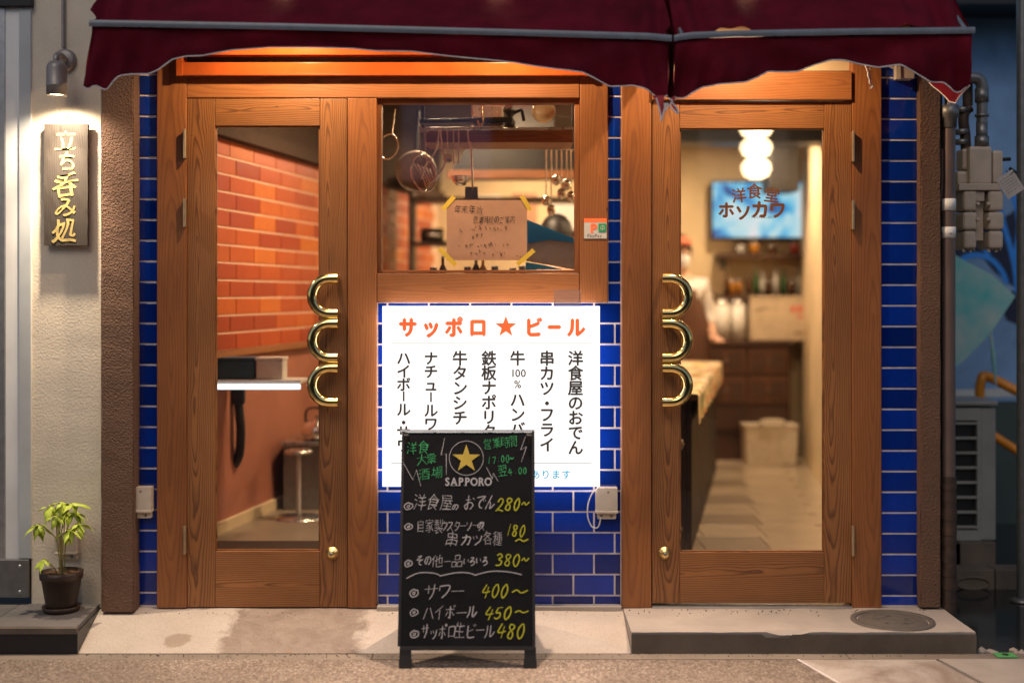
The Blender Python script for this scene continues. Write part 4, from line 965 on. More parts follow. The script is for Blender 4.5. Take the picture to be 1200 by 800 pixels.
MB().lathe([(r * .92, Z(150, YP)), (r * 1.15, Z(150, YP)), (r * 1.2, Z(139, YP)), (r * 1.5, Z(137, YP)), (r * 1.5, Z(124, YP)), (r * .5, Z(123, YP))], (a_, YP, 0), 8).build('union_nut', DSTEEL, t)
MB().tube([(a_, YP, Z(125, YP)), (a_, YP + .02, Z(60, YP)), (a_, YP + .02, 3.0)], r * .6, 12).build('riser', DSTEEL, t)
for y0, y1 in ((266, 279), (233, 247), (273.5, 274.5)):
    MB().lathe([(r * .9, Z(y1, YP)), (r * 1.0, Z(y1, YP)), (r * 1.0, Z(y0, YP)), (r * .9, Z(y0, YP))], (a_, YP, 0), 18).build('label_band', GREYW, t)
MB().tube([px(1104, 175, -.02), px(1104, 215, -.02), px(1103, 228, -.02), px(1100, 236, -.02)], .006, 8).build('bracket', RUST, t)
tag(pbox('gap_shade_strip', BLACKP, 1102.6, -100, 1104.4, 712, .06, .1, None, 0), 'thin black strip painting the shade in the gap between the right pillar and the rusty pipe', 'conduit')  # black strip painted in for the shaded gap beside the pillar

YM = .25
gm = thing('gas_meter', px(1148, 235, YM), 'taupe two-lobed gas meter hung beside the drain pipe', 'gas meter')
def mbox(nm, x0, y0, x1, y1, a, b_, bev=.014, mat=METER): return pbox(nm, mat, x0, y0, x1, y1, YM + a, YM + b_, gm, bev)
mbox('head', 1136, 171, 1163, 217, -.03, .10); mbox('shoulder', 1128, 174, 1135.5, 199, .0, .09); mbox('shoulder', 1163.5, 176, 1176, 215, -.0, .09, .012)
mbox('side_cap', 1122, 200, 1135, 217, -.01, .08)
mbox('band', 1124, 215, 1173, 223, -.05, .11, .004)
for x0, x1 in ((1125, 1141), (1154, 1172)):
    c0, c1 = X(x0, YM), X(x1, YM); cx = (c0 + c1) / 2; w_ = (c1 - c0) / 2; mb = MB()
    for y0, y1, k in ((223.5, 248, 1), (249, 270, 1.05), (271, 292, .95)):
        mb.box((cx - w_ * k, YM - .045, Z(y1, YM)), (cx + w_ * k, YM + .1, Z(y0, YM)), .016, 3)
    mb.build('lobe', METER, gm)
    mb = MB()
    for q in range(4): mb.tube([(cx - w_ * .7 + q * w_ * .47, YM - .02, Z(291, YM)), (cx - w_ * .7 + q * w_ * .47, YM - .02, Z(295.5 - (q % 2) * 2, YM))], .007, 8)
    mb.build('bolt', METER, gm)
mbox('centre_plate', 1141, 224, 1154, 236, -.035, .08, .005); mbox('centre_strip', 1142.5, 237, 1152.5, 282, -.0, .06, .003)
for y in (240, 258): 
    for x in (1141.5, 1153.5): MB().lathe([(0, .008), (.008, .008), (.009, 0)], (X(x, YM), YM - .045, Z(y, YM)), 10, 'y').build('screw', METER, gm)
MB().tube([px(1174, 187, YM + .02), px(1184, 186.5, YM + .02)], .008, 10).build('stub', BLACKP, gm)
gp = thing('gas_pipe', px(1148, 130, YM), 'grey gas pipe bending over above the meter', 'pipe')
pr = .0265
MB().tube(spline([px(1130, 92, YM), px(1141, 91.5, YM), px(1148, 94, YM), px(1151, 102, YM), px(1151, 112, YM)], 5), pr * .93, 16).build('elbow', DSTEEL, gp)
MB().tube([px(1151, 110, YM), px(1150.5, 150, YM)], pr * .84, 16).build('pipe_run', DSTEEL, gp)
for y0, y1, k in ((104, 120, 1.08), (134, 137, 1.1), (144, 166, .9), (160, 172, 1.12)): MB().lathe([(pr * .7, Z(y1, YM)), (pr * k, Z(y1, YM)), (pr * k, Z(y0, YM)), (pr * .7, Z(y0, YM))], (X(1150.5, YM), YM, 0), 12).build('coupling', DSTEEL, gp)
g2 = thing('valve_pipe', px(1131, 130, YM), 'dark pipe and valve running down behind the drain pipe to the gas meter', 'pipe')
MB().tube([px(1134, 96, YM + .05), px(1134, 124, YM + .05)], pr * .8, 14).build('upper_pipe', RUST, g2)
MB().tube(spline([px(1137, 126, YM + .05), px(1131, 131, YM + .05), px(1129, 142, YM + .05), px(1131, 158, YM + .05), px(1132, 176, YM + .05)], 5), pr * .82, 14).build('lower_pipe', RUST, g2)
for y in (124, 150, 162): MB().lathe([(.01, Z(y + 6, YM)), (pr * 1.1, Z(y + 6, YM)), (pr * 1.1, Z(y, YM)), (.01, Z(y, YM))], (X(1132, YM), YM + .05, 0), 8).build('nut', DSTEEL, g2)
t = thing('meter_tag', px(1184, 216, YM), 'white printed paper tag tied on at an angle beside the gas meter', 'tag')
YT = .2
C = Vector((1184, 216)); e1 = Vector((math.cos(-.58), math.sin(-.58))); e2 = Vector((-e1.y, e1.x))
MB().add([px(*(C + e1 * a * 11.5 + e2 * b_ * 13.5), YT) for a, b_ in ((-1, -1), (1, -1), (1, 1), (-1, 1))] + [px(*(C + e1 * a * 11.5 + e2 * b_ * 13.5), YT + .002) for a, b_ in ((-1, -1), (1, -1), (1, 1), (-1, 1))], [(0, 1, 2, 3), (7, 6, 5, 4), (0, 4, 5, 1), (1, 5, 6, 2), (2, 6, 7, 3), (3, 7, 4, 0)]).build('card', plain('tag card', (.55, .5, .46), .7), t)
ink = Ink(onY(YT - .001))
for k in range(6):
    q = C + e2 * (-9 + k * 3.3); x = -9
    while x < 8: ln = random.uniform(1.5, 4.5); ink.line([tuple(q + e1 * x), tuple(q + e1 * min(x + ln, 9))], .8, False); x += ln + 1.
ink.build('print', INKL, t)
MB().tube([px(1188, 201, YT), px(1184, 205, YT), px(1179, 200, YT + .03)], .0022, 6).build('string', BLACKP, t)
MB().tube([px(1183, 197, YT + .02), px(1191, 203, YT + .02)], .007, 8).build('clip', BLACKP, t)

YB = 2.6
bw = thing('graffiti_wall', (px(1200, 0, YB).x + 1, YB, 0), 'blue wall with dark and bright blue spray-painted shapes at the back of the alley', 'wall')
box('wall_face', BLUEWALL, (2.25, YB, .62), (7.5, YB + .2, 4.2), bw, 0)
box('lower_face', plain('dark green grey paint', (.05, .075, .075), .5, nscale=4), (2.25, YB - .01, -.12), (7.5, YB + .2, .615), bw, 0)
box('top_soffit', BLACKP, (2.25, YB - .4, Z(22, YB)), (7.5, YB - .02, 4.3), bw, 0)
gi = lambda x, y, d=0: px(x, y, YB - .003 - d)
ink = Ink(gi)
for P in ([(1158, 262), (1185, 250), (1200, 230), (1240, 260), (1250, 330), (1215, 330), (1196, 342), (1180, 330), (1165, 318), (1150, 300), (1118, 305), (1100, 300), (1100, 262)], [(1166, 345), (1200, 338), (1240, 360), (1235, 400), (1205, 392), (1192, 380), (1180, 375)], [(1100, 300), (1135, 322), (1120, 345), (1100, 350)]):
    ink.lay += 1; ink.m.add([gi(*p, ink.lay * 3e-5) for p in P], [tuple(range(len(P)))])
ink.build('dark_shape', NAVY, bw)
ink = Ink(gi); ink.lay = 40
ink.line([(1121, 310), (1132, 301), (1148, 299), (1163, 305), (1174, 318), (1180, 332)], 6); ink.line([(1170, 232), (1176, 262), (1184, 290), (1190, 318), (1192, 345)], 6); ink.line([(1186, 225), (1194, 262), (1190, 300), (1194, 330)], 5)
ink.line([(1160, 300), (1150, 285), (1158, 268), (1172, 260)], 4); ink.build('bright_line', LBLUE, bw)
ink = Ink(gi); ink.lay = 60; ink.line([(1095, 462), (1250, 458)], 18, False); ink.build('pale_band', GREYP, bw)
YQ = 1.5
P = [(1112, 294), (1130, 305), (1163, 322), (1190, 347), (1160, 392), (1128, 424), (1112, 436)]
t = thing('turquoise_panel', px(1150, 360, YQ), 'weathered turquoise sheet leaning at an angle in the alley below the gas meter', 'panel')
mb = MB().prism([(px(x, y, YQ).x, px(x, y, YQ).z) for x, y in P], YQ, YQ + .02); mb.build('sheet', TEAL, t)
MB().tube([px(1161, 388, YQ - .01), px(1164, 415, YQ - .01), px(1167, 452, YQ - .01)], .006, 6, rs=[.004, .012, .004]).build('strap', TEAL, t)
YR = 1.8
t = thing('orange_rail', px(1150, 470, YR), 'bent orange pipe rail in the dark alley', 'rail')
MB().tube(spline([px(1148, 500, YR), px(1148, 462, YR), px(1150, 446, YR), px(1157, 441, YR), px(1200, 462, YR - .1), px(1290, 505, YR - .2)], 5), .026, 14).build('rail_bar', ORPIPE, t)
MB().tube([px(1148, 490, YR), px(1148, 640, YR)], .024, 12).build('rail_post', ORPIPE, t)
MB().tube([px(1148, 500, YR), px(1290, 590, YR - .2)], .024, 12).build('rail_bar', ORPIPE, t)
t = thing('corner_pole', px(1197, 700, .6), 'dark grey vertical pole at the right edge of the picture', 'pole')
MB().tube([px(1197.5, 705, .6), px(1197.5, -200, .6)], .023, 16).build('shaft', DSTEEL, t); MB().lathe([(.023, 0), (.05, 0), (.05, .012), (.023, .02)], (px(1197.5, 0, .6).x, .6, -.119), 16).build('foot', DSTEEL, t)

YC = 1.1
ac = thing('air_conditioner', px(1140, 633, YC), 'grey outdoor air conditioner unit with slatted grille on a concrete block', 'air conditioner')
x0, x1 = X(1062, YC), X(1150, YC); z0, z1 = Z(633, YC), Z(478, YC)
MB().box((x0, YC, z0), (x0 + .045, YC + .04, z1)).box((x1 - .02, YC, z0), (x1, YC + .04, z1)).box((x0 + .045, YC, z1 - .06), (x1 - .02, YC + .04, z1)).box((x0 + .045, YC, z0), (x1 - .02, YC + .04, z0 + .05)).build('front_frame', ACW, ac)
box('casing', ACW, (x0, YC + .04, z0), (x1 + .075, YC + .32, z1 + .01), ac, .012)
box('side_panel', ACW, (x1 + .002, YC + .01, z0), (x1 + .075, YC + .04, z1), ac, .006)
box('dark_core', BLACKP, (x0 + .045, YC + .025, z0 + .05), (x1 - .02, YC + .038, z1 - .06), ac, 0)
for q in range(8):
    z = z0 + .065 + (z1 - z0 - .14) * q / 7.; box('slat', ACW, (x0 + .044, YC + .002, z - .006), (x1 - .019, YC + .02, z + .006), ac, .002)
for xb in (x1 - .10, x0 + .1): box('base_block', CONC2, (xb - .16, YC - .03, -.12), (xb + .16, YC + .30, z0 - .003), ac, .006)
box('top_cover', ACW, (x0 - .01, YC - .01, z1 + .012), (x1 + .08, YC + .33, z1 + .035), ac, .008)
YK = .85
t = thing('drain_channel', px(1160, 690, YK), 'low dark concrete kerb with a carved oval along the back of the wet alley', 'kerb')
pbox('kerb_block', CONC2, 1105, 667, 1166, 706, YK, YK + .12, t, .008); pbox('kerb_block', CONC2, 1167, 667, 1330, 706, YK, YK + .12, t, .008)
mb = MB(); mb.tube([px(1140 + 20 * math.cos(a * .35), 683 + 7 * math.sin(a * .35), YK - .002) for a in range(19)], .006, 6); mb.build('oval_rib', CONC2, t)
gm_ = thing('pavement_marker', Vector((2.02, -.41, PZ)), 'small bright green plate with a dark spot set in the paving at the right', 'marker')
dd = 1.346 * FPX / (768.5 - 345); mx = (1178 - 600) * dd / FPX; my = dd - 5.2
box('plate', plain('bright green paint', (.12, .45, .14), .4), (mx - .037, my - .03, PZ + .002), (mx + .037, my + .03, PZ + .006), gm_, .001); MB().lathe([(0, .0085), (.012, .0085), (.012, .006)], (mx, my, PZ), 12).build('spot', BLACKP, gm_)
for i, (x, y, s_, lb) in enumerate(((1051, 762, .018, 'larger of two flat pebbles lying before the entrance step'), (1063, 765, .009, 'smaller of two flat pebbles lying before the entrance step'))):
    dd = 1.346 * FPX / (y - 345); bm = bmesh.new(); bmesh.ops.create_icosphere(bm, subdivisions=3, radius=1)
    for v in bm.verts: v.co = Vector((v.co.x * s_ * (1 + .2 * math.sin(v.co.y * 5)), v.co.y * s_ * .6, v.co.z * s_ * .35)) + Vector(((x - 600) * dd / FPX, dd - 5.2, PZ + s_ * .2))
    tag(MB().bm(bm, True).build('pebble', CONC2), lb, 'pebble')
# grit along the foot of the wall and a few fallen petals
mb = MB(); rg = random.Random(21)
for k in range(420):
    x = rg.uniform(-1.6, 1.7); on = x > .46; y = (-.03 - abs(rg.gauss(0, .05))) if rg.random() < .5 else rg.uniform(-.42, -.376) ; s_ = rg.uniform(.0012, .0035)
    z = (.0015 if on else PZ * (min(1, -y / .372)) ** .87 + .001) if y > -.37 else PZ + .001
    bm = bmesh.new(); bmesh.ops.create_icosphere(bm, subdivisions=1, radius=s_)
    for v in bm.verts: v.co = v.co * rg.uniform(.7, 1.2) + Vector((x, y, z))
    mb.bm(bm)
tag(mb.build('grit', CONC2), 'fine dark grit lying along the foot of the shop front and step', 'grit', None, 'stuff')
PET = plain('orange petal', (.75, .28, .03), .6)
for i, (x, y, lb) in enumerate(((332, 763, 'leftmost of three tiny orange petals on the ground before the left door'), (338, 764.5, 'middle of three tiny orange petals on the ground before the left door'), (345, 763.5, 'rightmost of three tiny orange petals on the ground before the left door'))):
    dd = 1.346 * FPX / (y - 345); c = Vector(((x - 600) * dd / FPX, dd - 5.2, PZ + .003))
    tag(MB().grid(lambda u, v: c + Vector(((u - .5) * .014, (v - .5) * .008 * math.sin(u * 3.1), .003 * math.sin(u * 3 + i))), 5, 3).build('petal', PET), lb, 'petal')
# rubble edge where the paving meets the alley
mb = MB(); rg = random.Random(9)
for k in range(90):
    x = 1.76 + rg.random() * 1.6; y = -.36 + rg.gauss(0, .02); s_ = rg.uniform(.006, .022); bm = bmesh.new(); bmesh.ops.create_icosphere(bm, subdivisions=1, radius=s_)
    for v in bm.verts: v.co = v.co * rg.uniform(.7, 1.2) + Vector((x, y, -.088))
    mb.bm(bm)
tag(mb.build('rubble_edge', CONC), 'crumbled pale mortar along the edge of the wet alley ground', 'rubble', None, 'stuff')

# ================================================================== INTERIOR
KL, KR = .19, .13
def LX(y): return -1.385 + KL * (y - .8)                   # left wall
def RX(y): return 2.20 + KR * (y - 4.4)                    # right wall
YBK = 5.0
def quadwall(name, mat, a, b_, z0, z1, th, label=None, parent=None, side=-1):
    d = (b_ - a).normalized(); n = Vector((-d.y, d.x)) * side * th
    P = [a, b_, b_ + n, a + n]; mb = MB().add([(p.x, p.y, z0) for p in P] + [(p.x, p.y, z1) for p in P], [(0, 1, 2, 3), (7, 6, 5, 4)] + [(i, i + 4, (i + 1) % 4 + 4, (i + 1) % 4) for i in range(4)])
    o = mb.build(name, mat, parent)
    if parent is None: tag(o, label, None, None, 'structure')
    return o
V2 = lambda x, y: Vector((x, y))
lw = quadwall('interior_left_wall', RWALL, V2(LX(.13), .13), V2(LX(YBK), YBK), -.05, 2.62, .1, side=1)
quadwall('mortar_bed', BGROUT, V2(LX(.14) + .004, .14), V2(LX(YBK - .01) + .004, YBK - .01), 1.0, 2.0, .006, parent=lw, side=1)
rw = quadwall('interior_right_wall', CREAM, V2(RX(.13), .13), V2(RX(YBK), YBK), -.05, 2.62, .1, side=-1)
bkw = tag(box('interior_back_wall', CREAM, (-.75, YBK, -.05), (2.29, YBK + .12, 2.62), bev=0), kind='structure')
room_poly('interior_ceiling', CEIL, 2.5, 2.62)
mb = MB()
bl, bh = .30, .0835; d = (V2(LX(YBK), YBK) - V2(LX(.14), .14)); LEN = d.length; d.normalize(); ang = math.atan2(d.y, d.x)
bme = MB().box((-bl / 2 + .004, -.0025, -bh / 2 + .004), (bl / 2 - .004, .0025, bh / 2 - .004), .002, 1).mesh('brick', Vector((0, 0, 0))); bme.materials.append(BRICK)
for r_ in range(12):
    s0 = (.5 if r_ % 2 else 1) * bl * .5
    while s0 < LEN - .1:
        p = V2(LX(.14) + .006, .14) + d * s0; o = link('brick', bme, (p.x, p.y, 1.0 + bh * (r_ + .5)), lw); o.rotation_euler = (0, 0, ang); s0 += bl
def along(name, mat, y0, y1, off0, off1, z0, z1, fx=LX, parent=None, sgn=1, bev=.002):
    "box running along a skewed wall, standing off it by off0..off1"
    P = [(fx(y0) + sgn * off0, y0), (fx(y1) + sgn * off0, y1), (fx(y1) + sgn * off1, y1), (fx(y0) + sgn * off1, y0)]
    mb = MB().add([(x, y, z0) for x, y in P] + [(x, y, z1) for x, y in P], [(0, 1, 2, 3), (7, 6, 5, 4)] + [(i, i + 4, (i + 1) % 4 + 4, (i + 1) % 4) for i in range(4)])
    return mb.build(name, mat, parent)
plain('dark brown plaster', (.06, .034, .022), .95, bmp=.3, bscale=30)
along('sill', PH, .14, YBK, .0, .03, .972, .999, parent=lw); along('beam', MATS['dark brown plaster'], .14, YBK, .0, .06, 2.002, 2.07, parent=lw); along('upper_panel', MATS['dark brown plaster'], .14, YBK, .0, .02, 2.072, 2.5, parent=lw); along('plinth', CREAM, .3, YBK, .0, .02, .146, .2, parent=lw)
tag(along('raised_floor', FLOORD, .66, 3.2, .0, .9, -.004, .146), kind='structure')
# floor tiles on the right
fl = bpy.data.objects['interior_floor']
fcache = {}
def ftile(x, y, w_, h_, mat):
    k = (round(w_, 3), round(h_, 3), mat.name)
    if k not in fcache: fcache[k] = MB().box((-w_ / 2 + .002, -h_ / 2 + .002, -.004), (w_ / 2 - .002, h_ / 2 - .002, .002), .001, 1).mesh('floor_tile', Vector((0, 0, 0))); fcache[k].materials.append(mat)
    link('floor_tile', fcache[k], (x, y, 0), fl)
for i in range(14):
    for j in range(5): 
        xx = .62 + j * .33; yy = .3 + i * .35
        if xx + yy * KR + .165 < RX(yy - .17): ftile(xx + (yy * KR), yy, .33, .35, FLOORD if (j < 2 and i % 2 == 1) else FLOORT)  # darker tiles by the counter paint in stool shadows and reflections
# counter with cloth
def CX(y): return .92 + .2 * (y - 1.14)
ct = thing('bar_counter', (1.0, 2.6, 0), 'dark slatted bar counter seen through the right door', 'counter')
along('top', DKW, 1.0, 4.0, -.52, .0, .755, .785, CX, ct); along('body', DKV, 1.05, 3.98, -.45, -.06, 0, .754, CX, ct)
for k in range(34):
    y = 1.08 + k * .086; along('slat', DKV, y, y + .05, -.058, -.03, .02, .75, CX, ct)
tc_ = tag(MB().grid(lambda u, v: ((CX(1.0 + 3.02 * u) + .006 + .006 * math.sin(u * 60), 1.0 + 3.02 * u, .79 - .15 * (v - .6) / .4 - 0) if v > .6 else (CX(1.0 + 3.02 * u) + .006 - .5 * (1 - v / .6), 1.0 + 3.02 * u, .79 + .004 * math.sin(u * 25 + v * 9))), 90, 24).build('counter_cloth', CLOTH), 'colourful checked cloth draped over the bar counter edge', 'cloth')
# stools
def stool(x, y, lb, h=.62):
    t = thing('bar_stool', (x, y, 0), lb, 'stool', 'stools at the bar counter')
    MB().lathe([(0, h - .03), (.15, h - .03), (.16, h - .01), (.155, h + .01), (0, h + .014)], (x, y, 0), 24).build('seat', DKW, t)
    for k in range(4):
        a = .785 + k * 1.571; MB().tube([(x + .10 * math.cos(a), y + .1 * math.sin(a), h - .03), (x + .16 * math.cos(a), y + .16 * math.sin(a), .003)], .014, 8).build('leg', BLACKP, t)
    MB().lathe([(.135, .2), (.15, .205), (.15, .215), (.135, .22), (.13, .21), (.135, .2)], (x, y, 0), 24).build('footrest', BLACKP, t)
stool(.62, .62, 'dark bar stool just inside the right door at the lower left of its glass', .60)
# back cabinet
cab = thing('drawer_cabinet', (1.8, 4.7, 0), 'dark wooden chest with panelled doors and drawers at the back of the room', 'cabinet')
YF = 4.6; xa, xb = 1.46, 2.12
box('body', DKW, (xa, YF + .02, 0), (xb, YBK - .01, .88), cab, .004); box('top', DKW, (xa - .03, YF - .02, .88), (xb + .03, YBK - .01, .91), cab, .004)
for r_, (za, zb_) in enumerate(((.66, .86), (.44, .64))):
    for c_ in range(2):
        u0 = xa + .02 + c_ * (xb - xa - .02) / 2; u1 = u0 + (xb - xa - .06) / 2
        dr_ = box('door_panel', plain('red brown drawer front', (.10, .038, .018), .4, nscale=8) if not (r_ or c_) else MATS['red brown drawer front'], (u0, YF, za), (u1, YF + .02, zb_), cab, .004)
        for q in range(2): box('inset', DKW, (u0 + .02 + q * (u1 - u0) / 2, YF - .008, za + .03), (u0 - .02 + (q + 1) * (u1 - u0) / 2, YF, zb_ - .03), dr_, .004)
        MB().lathe([(0, .02), (.01, .018), (.006, 0)], ((u0 + u1) / 2, YF, (za + zb_) / 2), 10, 'y').build('knob', DSTEEL, dr_)
for c_ in range(2): u0 = xa + .02 + c_ * (xb - xa - .02) / 2; box('drawer', DKW, (u0, YF + .0, .24), (u0 + (xb - xa - .06) / 2, YF + .02, .40), cab, .004)
bx = thing('white_appliance', (1.9, 4.8, .91), 'beige boxy appliance with red lettering on top of the dark cabinet', 'appliance')
p0, p1 = px(880, 402, 4.62), px(949, 350, 4.62)
box('casing', BOXB, (p0.x, 4.62, .912), (p1.x, 4.95, p1.z), bx, .01); box('lid', BOXB, (p0.x - .005, 4.615, p1.z + .001), (p1.x + .005, 4.95, p1.z + .02), bx, .004)
ink = Ink(onY(4.617)); 
for x in (930, 937, 944): ink.line([(x, 358), (x - 1, 362), (x, 366)], 3.5)
ink.line([(934, 371), (941, 371)], 3); ink.build('red_mark', plain('red print', (.7, .06, .05), .5), bx)
ink = Ink(onY(4.617)); ink.line([(886, 363), (900, 361)], 2, False); ink.line([(930, 390), (944, 390)], 3, False); ink.build('grey_mark', INKL, bx)
for x, lb, w_ in ((847, 'left of two pale canisters on the dark cabinet', 9), (865, 'right of two pale canisters on the dark cabinet', 8.5)):
    c = px(x, 0, 4.75); rr = w_ * (4.75 + 5.2) / FPX
    t = thing('canister', (c.x, 4.75, .91), lb, 'canister'); MB().lathe([(0, .912), (rr, .912), (rr, 1.19), (0, 1.19)], (c.x, 4.75, 0), 20).build('body', WHITEP, t); MB().lathe([(0, 1.235), (rr * .6, 1.235), (rr * 1.03, 1.215), (rr * 1.03, 1.19)], (c.x, 4.75, 0), 20).build('lid', STEEL, t)
def shelf(x0, x1, y, Yf, lb, th=.03, mat=DKW):
    p0, p1 = px(x0, y, Yf), px(x1, y, Yf); t = thing('wall_shelf', (p0.x, YBK, p0.z), lb, 'shelf', 'shelves on the back wall')
    box('board', mat, (p0.x, Yf, p0.z - th), (p1.x, YBK - .002, p0.z), t, .002)
    for x in (p0.x + .06, p1.x - .06): box('bracket', BLACKP, (x - .008, Yf + .06, p0.z - th - .08), (x + .008, YBK - .002, p0.z - th - .001), t, .002)
    return p0, p1
s1a, s1b = shelf(842, 955, 346, 4.72, 'lower dark shelf on the back wall, crowded with bottles and jars', .035); s2a, s2b = shelf(842, 956, 297, 4.72, 'upper dark shelf on the back wall under the television', .035)
def bottle(x, y, z, h, r_, m, lb, grp, jar=False):
    t = thing('jar' if jar else 'bottle', (x, y, z), lb, 'jar' if jar else 'bottle', grp)
    if jar:
        MB().lathe([(0, 0), (r_, 0), (r_, h * .8), (r_ * .9, h * .86), (0, h * .86)], (x, y, z), 14).build('body', m, t); MB().lathe([(r_ * .92, h * .86), (r_ * .92, h), (0, h)], (x, y, z), 14).build('lid', DSTEEL, t)
    else:
        MB().lathe([(0, 0), (r_, 0), (r_, h * .55), (r_ * .38, h * .72), (r_ * .34, h * .93), (0, h * .93)], (x, y, z), 14).build('body', m, t); MB().lathe([(r_ * .42, h * .93), (r_ * .42, h), (0, h)], (x, y, z), 10).build('cap', DSTEEL, t)
def cellname(i, n, lab): return lab
rg = random.Random(3)
xs_ = [851, 858, 866, 877, 885, 893, 901, 909, 918, 927, 936, 945]
bl_ = ['brown', 'amber', 'amber', 'brown', 'green', 'clear', 'brown', 'clear', 'green', 'brown', 'clear', 'brown']
for i, (x, k) in enumerate(zip(xs_, bl_)):
    m_ = [q for q in BOT if q.name.endswith(k)][0]; jar = k == 'amber' or i in (6, 9); p = px(x, 346, 4.82)
    bottle(p.x, 4.82 + rg.uniform(-.03, .03), s1a.z + .001, (.12 if jar else rg.uniform(.17, .24)), .024 if jar else .021, m_, '%s %s on the lower back shelf, the %s thing from its left end' % (k, 'jar' if jar else 'bottle', ('first', 'second', 'third', 'fourth', 'fifth', 'sixth', 'seventh', 'eighth', 'ninth', 'tenth', 'eleventh', 'last')[i]), 'bottles and jars on the lower shelf', jar)
for i, x in enumerate((868, 884, 905, 931)):
    p = px(x, 297, 4.82); bottle(p.x, 4.82, s2a.z + .001, .07 + .02 * (i % 2), .035, BOT[(2, 4, 0, 3)[i]], ('leftmost', 'second', 'third', 'rightmost')[i] + ' squat jar on the upper shelf under the television', 'jars on the upper shelf', True)
# television
YTV = 4.86
tv = thing('television', px(889, 246, YTV), 'wall-mounted television showing a bright blue and white picture', 'television')
pbox('bezel', BLACKP, 833, 211.5, 946, 281, YTV, YTV + .04, tv, .004); pbox('screen', TVM, 835.5, 214, 943.5, 278, YTV - .003, YTV - .0005, tv, 0); pbox('bracket', BLACKP, 870, 230, 910, 262, YTV + .041, YBK - .002, tv, .002)
YLP = 2.6
t = thing('pendant_lamp', px(886, 180, YLP), 'glowing pendant lamp of stacked milk-glass lobes behind the right door glass', 'pendant lamp')
cx, sc2 = X(886, YLP), (YLP + 5.2) / FPX
def lobe(y0, y1, wpx, name='lobe'):
    z1, z0 = Z(y0, YLP), Z(y1, YLP); rr = wpx / 2 * sc2; h = z1 - z0
    MB().lathe([(rr * .35, z0), (rr * .8, z0 + h * .12), (rr, z0 + h * .45), (rr * .97, z0 + h * .7), (rr * .7, z0 + h * .93), (rr * .3, z1)], (cx, YLP, 0), 28).build(name, LOBE, t)
lobe(140, 161.5, 40); lobe(161.5, 185, 38.5); lobe(185, 210, 36)
MB().lathe([(0, Z(210.3, YLP)), (18 / 2 * sc2, Z(210, YLP))], (cx, YLP, 0), 20).build('bottom_cap', LOBE, t)
MB().tube([(cx, YLP, Z(139, YLP)), (cx, YLP, 2.5)], .01, 8).build('cord', BLACKP, t)
lamp('POINT', (cx, YLP - .25, 1.98), 14, (1, .74, .46), .15)
# tote on floor
t = thing('plastic_tote', px(905, 540, 4.35), 'cream plastic storage tote on the floor before the dark cabinet', 'tote')
p0, p1 = px(874, 541, 4.35), px(935, 500, 4.35)
def tote(u, v):
    k = 1 - .06 * (1 - v); a = u * 4; i = int(min(a, 3.999)); f = a - i; C4 = [(p0.x, 4.35), (p1.x, 4.35), (p1.x, 4.56), (p0.x, 4.56)]
    A, B = C4[i], C4[(i + 1) % 4]; mx_, my_ = (p0.x + p1.x) / 2, 4.455; return (mx_ + (A[0] + (B[0] - A[0]) * f - mx_) * k, my_ + (A[1] + (B[1] - A[1]) * f - my_) * k, .004 + (p1.z - .004) * v)
MB().grid(tote, 32, 8, False).build('tub', TOTE, t); box('base', TOTE, (p0.x + .012, 4.36, .003), (p1.x - .012, 4.55, .01), t, 0); box('rim', TOTE, (p0.x - .008, 4.342, p1.z - .002), (p1.x + .008, 4.568, p1.z + .014), t, .004)
MB().tube(spline([((p0.x + p1.x) / 2 - .09, 4.34, p1.z), ((p0.x + p1.x) / 2 - .07, 4.335, p1.z + .045), ((p0.x + p1.x) / 2 + .07, 4.335, p1.z + .045), ((p0.x + p1.x) / 2 + .09, 4.34, p1.z)]), .012, 8).build('handle', TOTE, t)
# ceiling pipes and duct
t = thing('ceiling_duct', (1.5, 3.0, 2.3), 'dark duct running under the ceiling above the television', 'duct')
box('duct_run', BLACKP, (.7, 3.2, 2.26), (2.2, 3.5, 2.47), t, .01); box('hanger', DSTEEL, (1.2, 3.3, 2.47), (1.23, 3.33, 2.5), t, 0); box('drop_box', BLACKP, (1.88, 4.2, 2.02), (2.1, 4.5, 2.4), t, .01)
# ceiling lamps
for i, (x, y, e_, lb) in enumerate(((-.35, 1.1, 26, 'ceiling lamp over the steel stand behind the left door'), (-.1, 1.25, 27, 'ceiling lamp over the kitchen behind the window'), (1.45, 1.4, 22, 'ceiling lamp just inside the right door'), (1.7, 3.9, 33, 'ceiling lamp before the television wall'), (.2, 4.2, 34, 'ceiling lamp at the back of the kitchen'))):
    t = thing('ceiling_lamp', (x, y, 2.48), lb, 'ceiling lamp', 'ceiling lamps inside the shop')
    MB().lathe([(0, .02), (.09, .02), (.1, -.03), (.09, -.03), (.085, 0), (0, .0)], (x, y, 2.478), 24).build('housing', DSTEEL, t); MB().lathe([(0, -.02), (.07, -.018), (.08, -.005)], (x, y, 2.478), 20).build('bulb', BULB, t)
    lamp('AREA', (x, y, 2.44), e_, (1, .70, .42), .14)

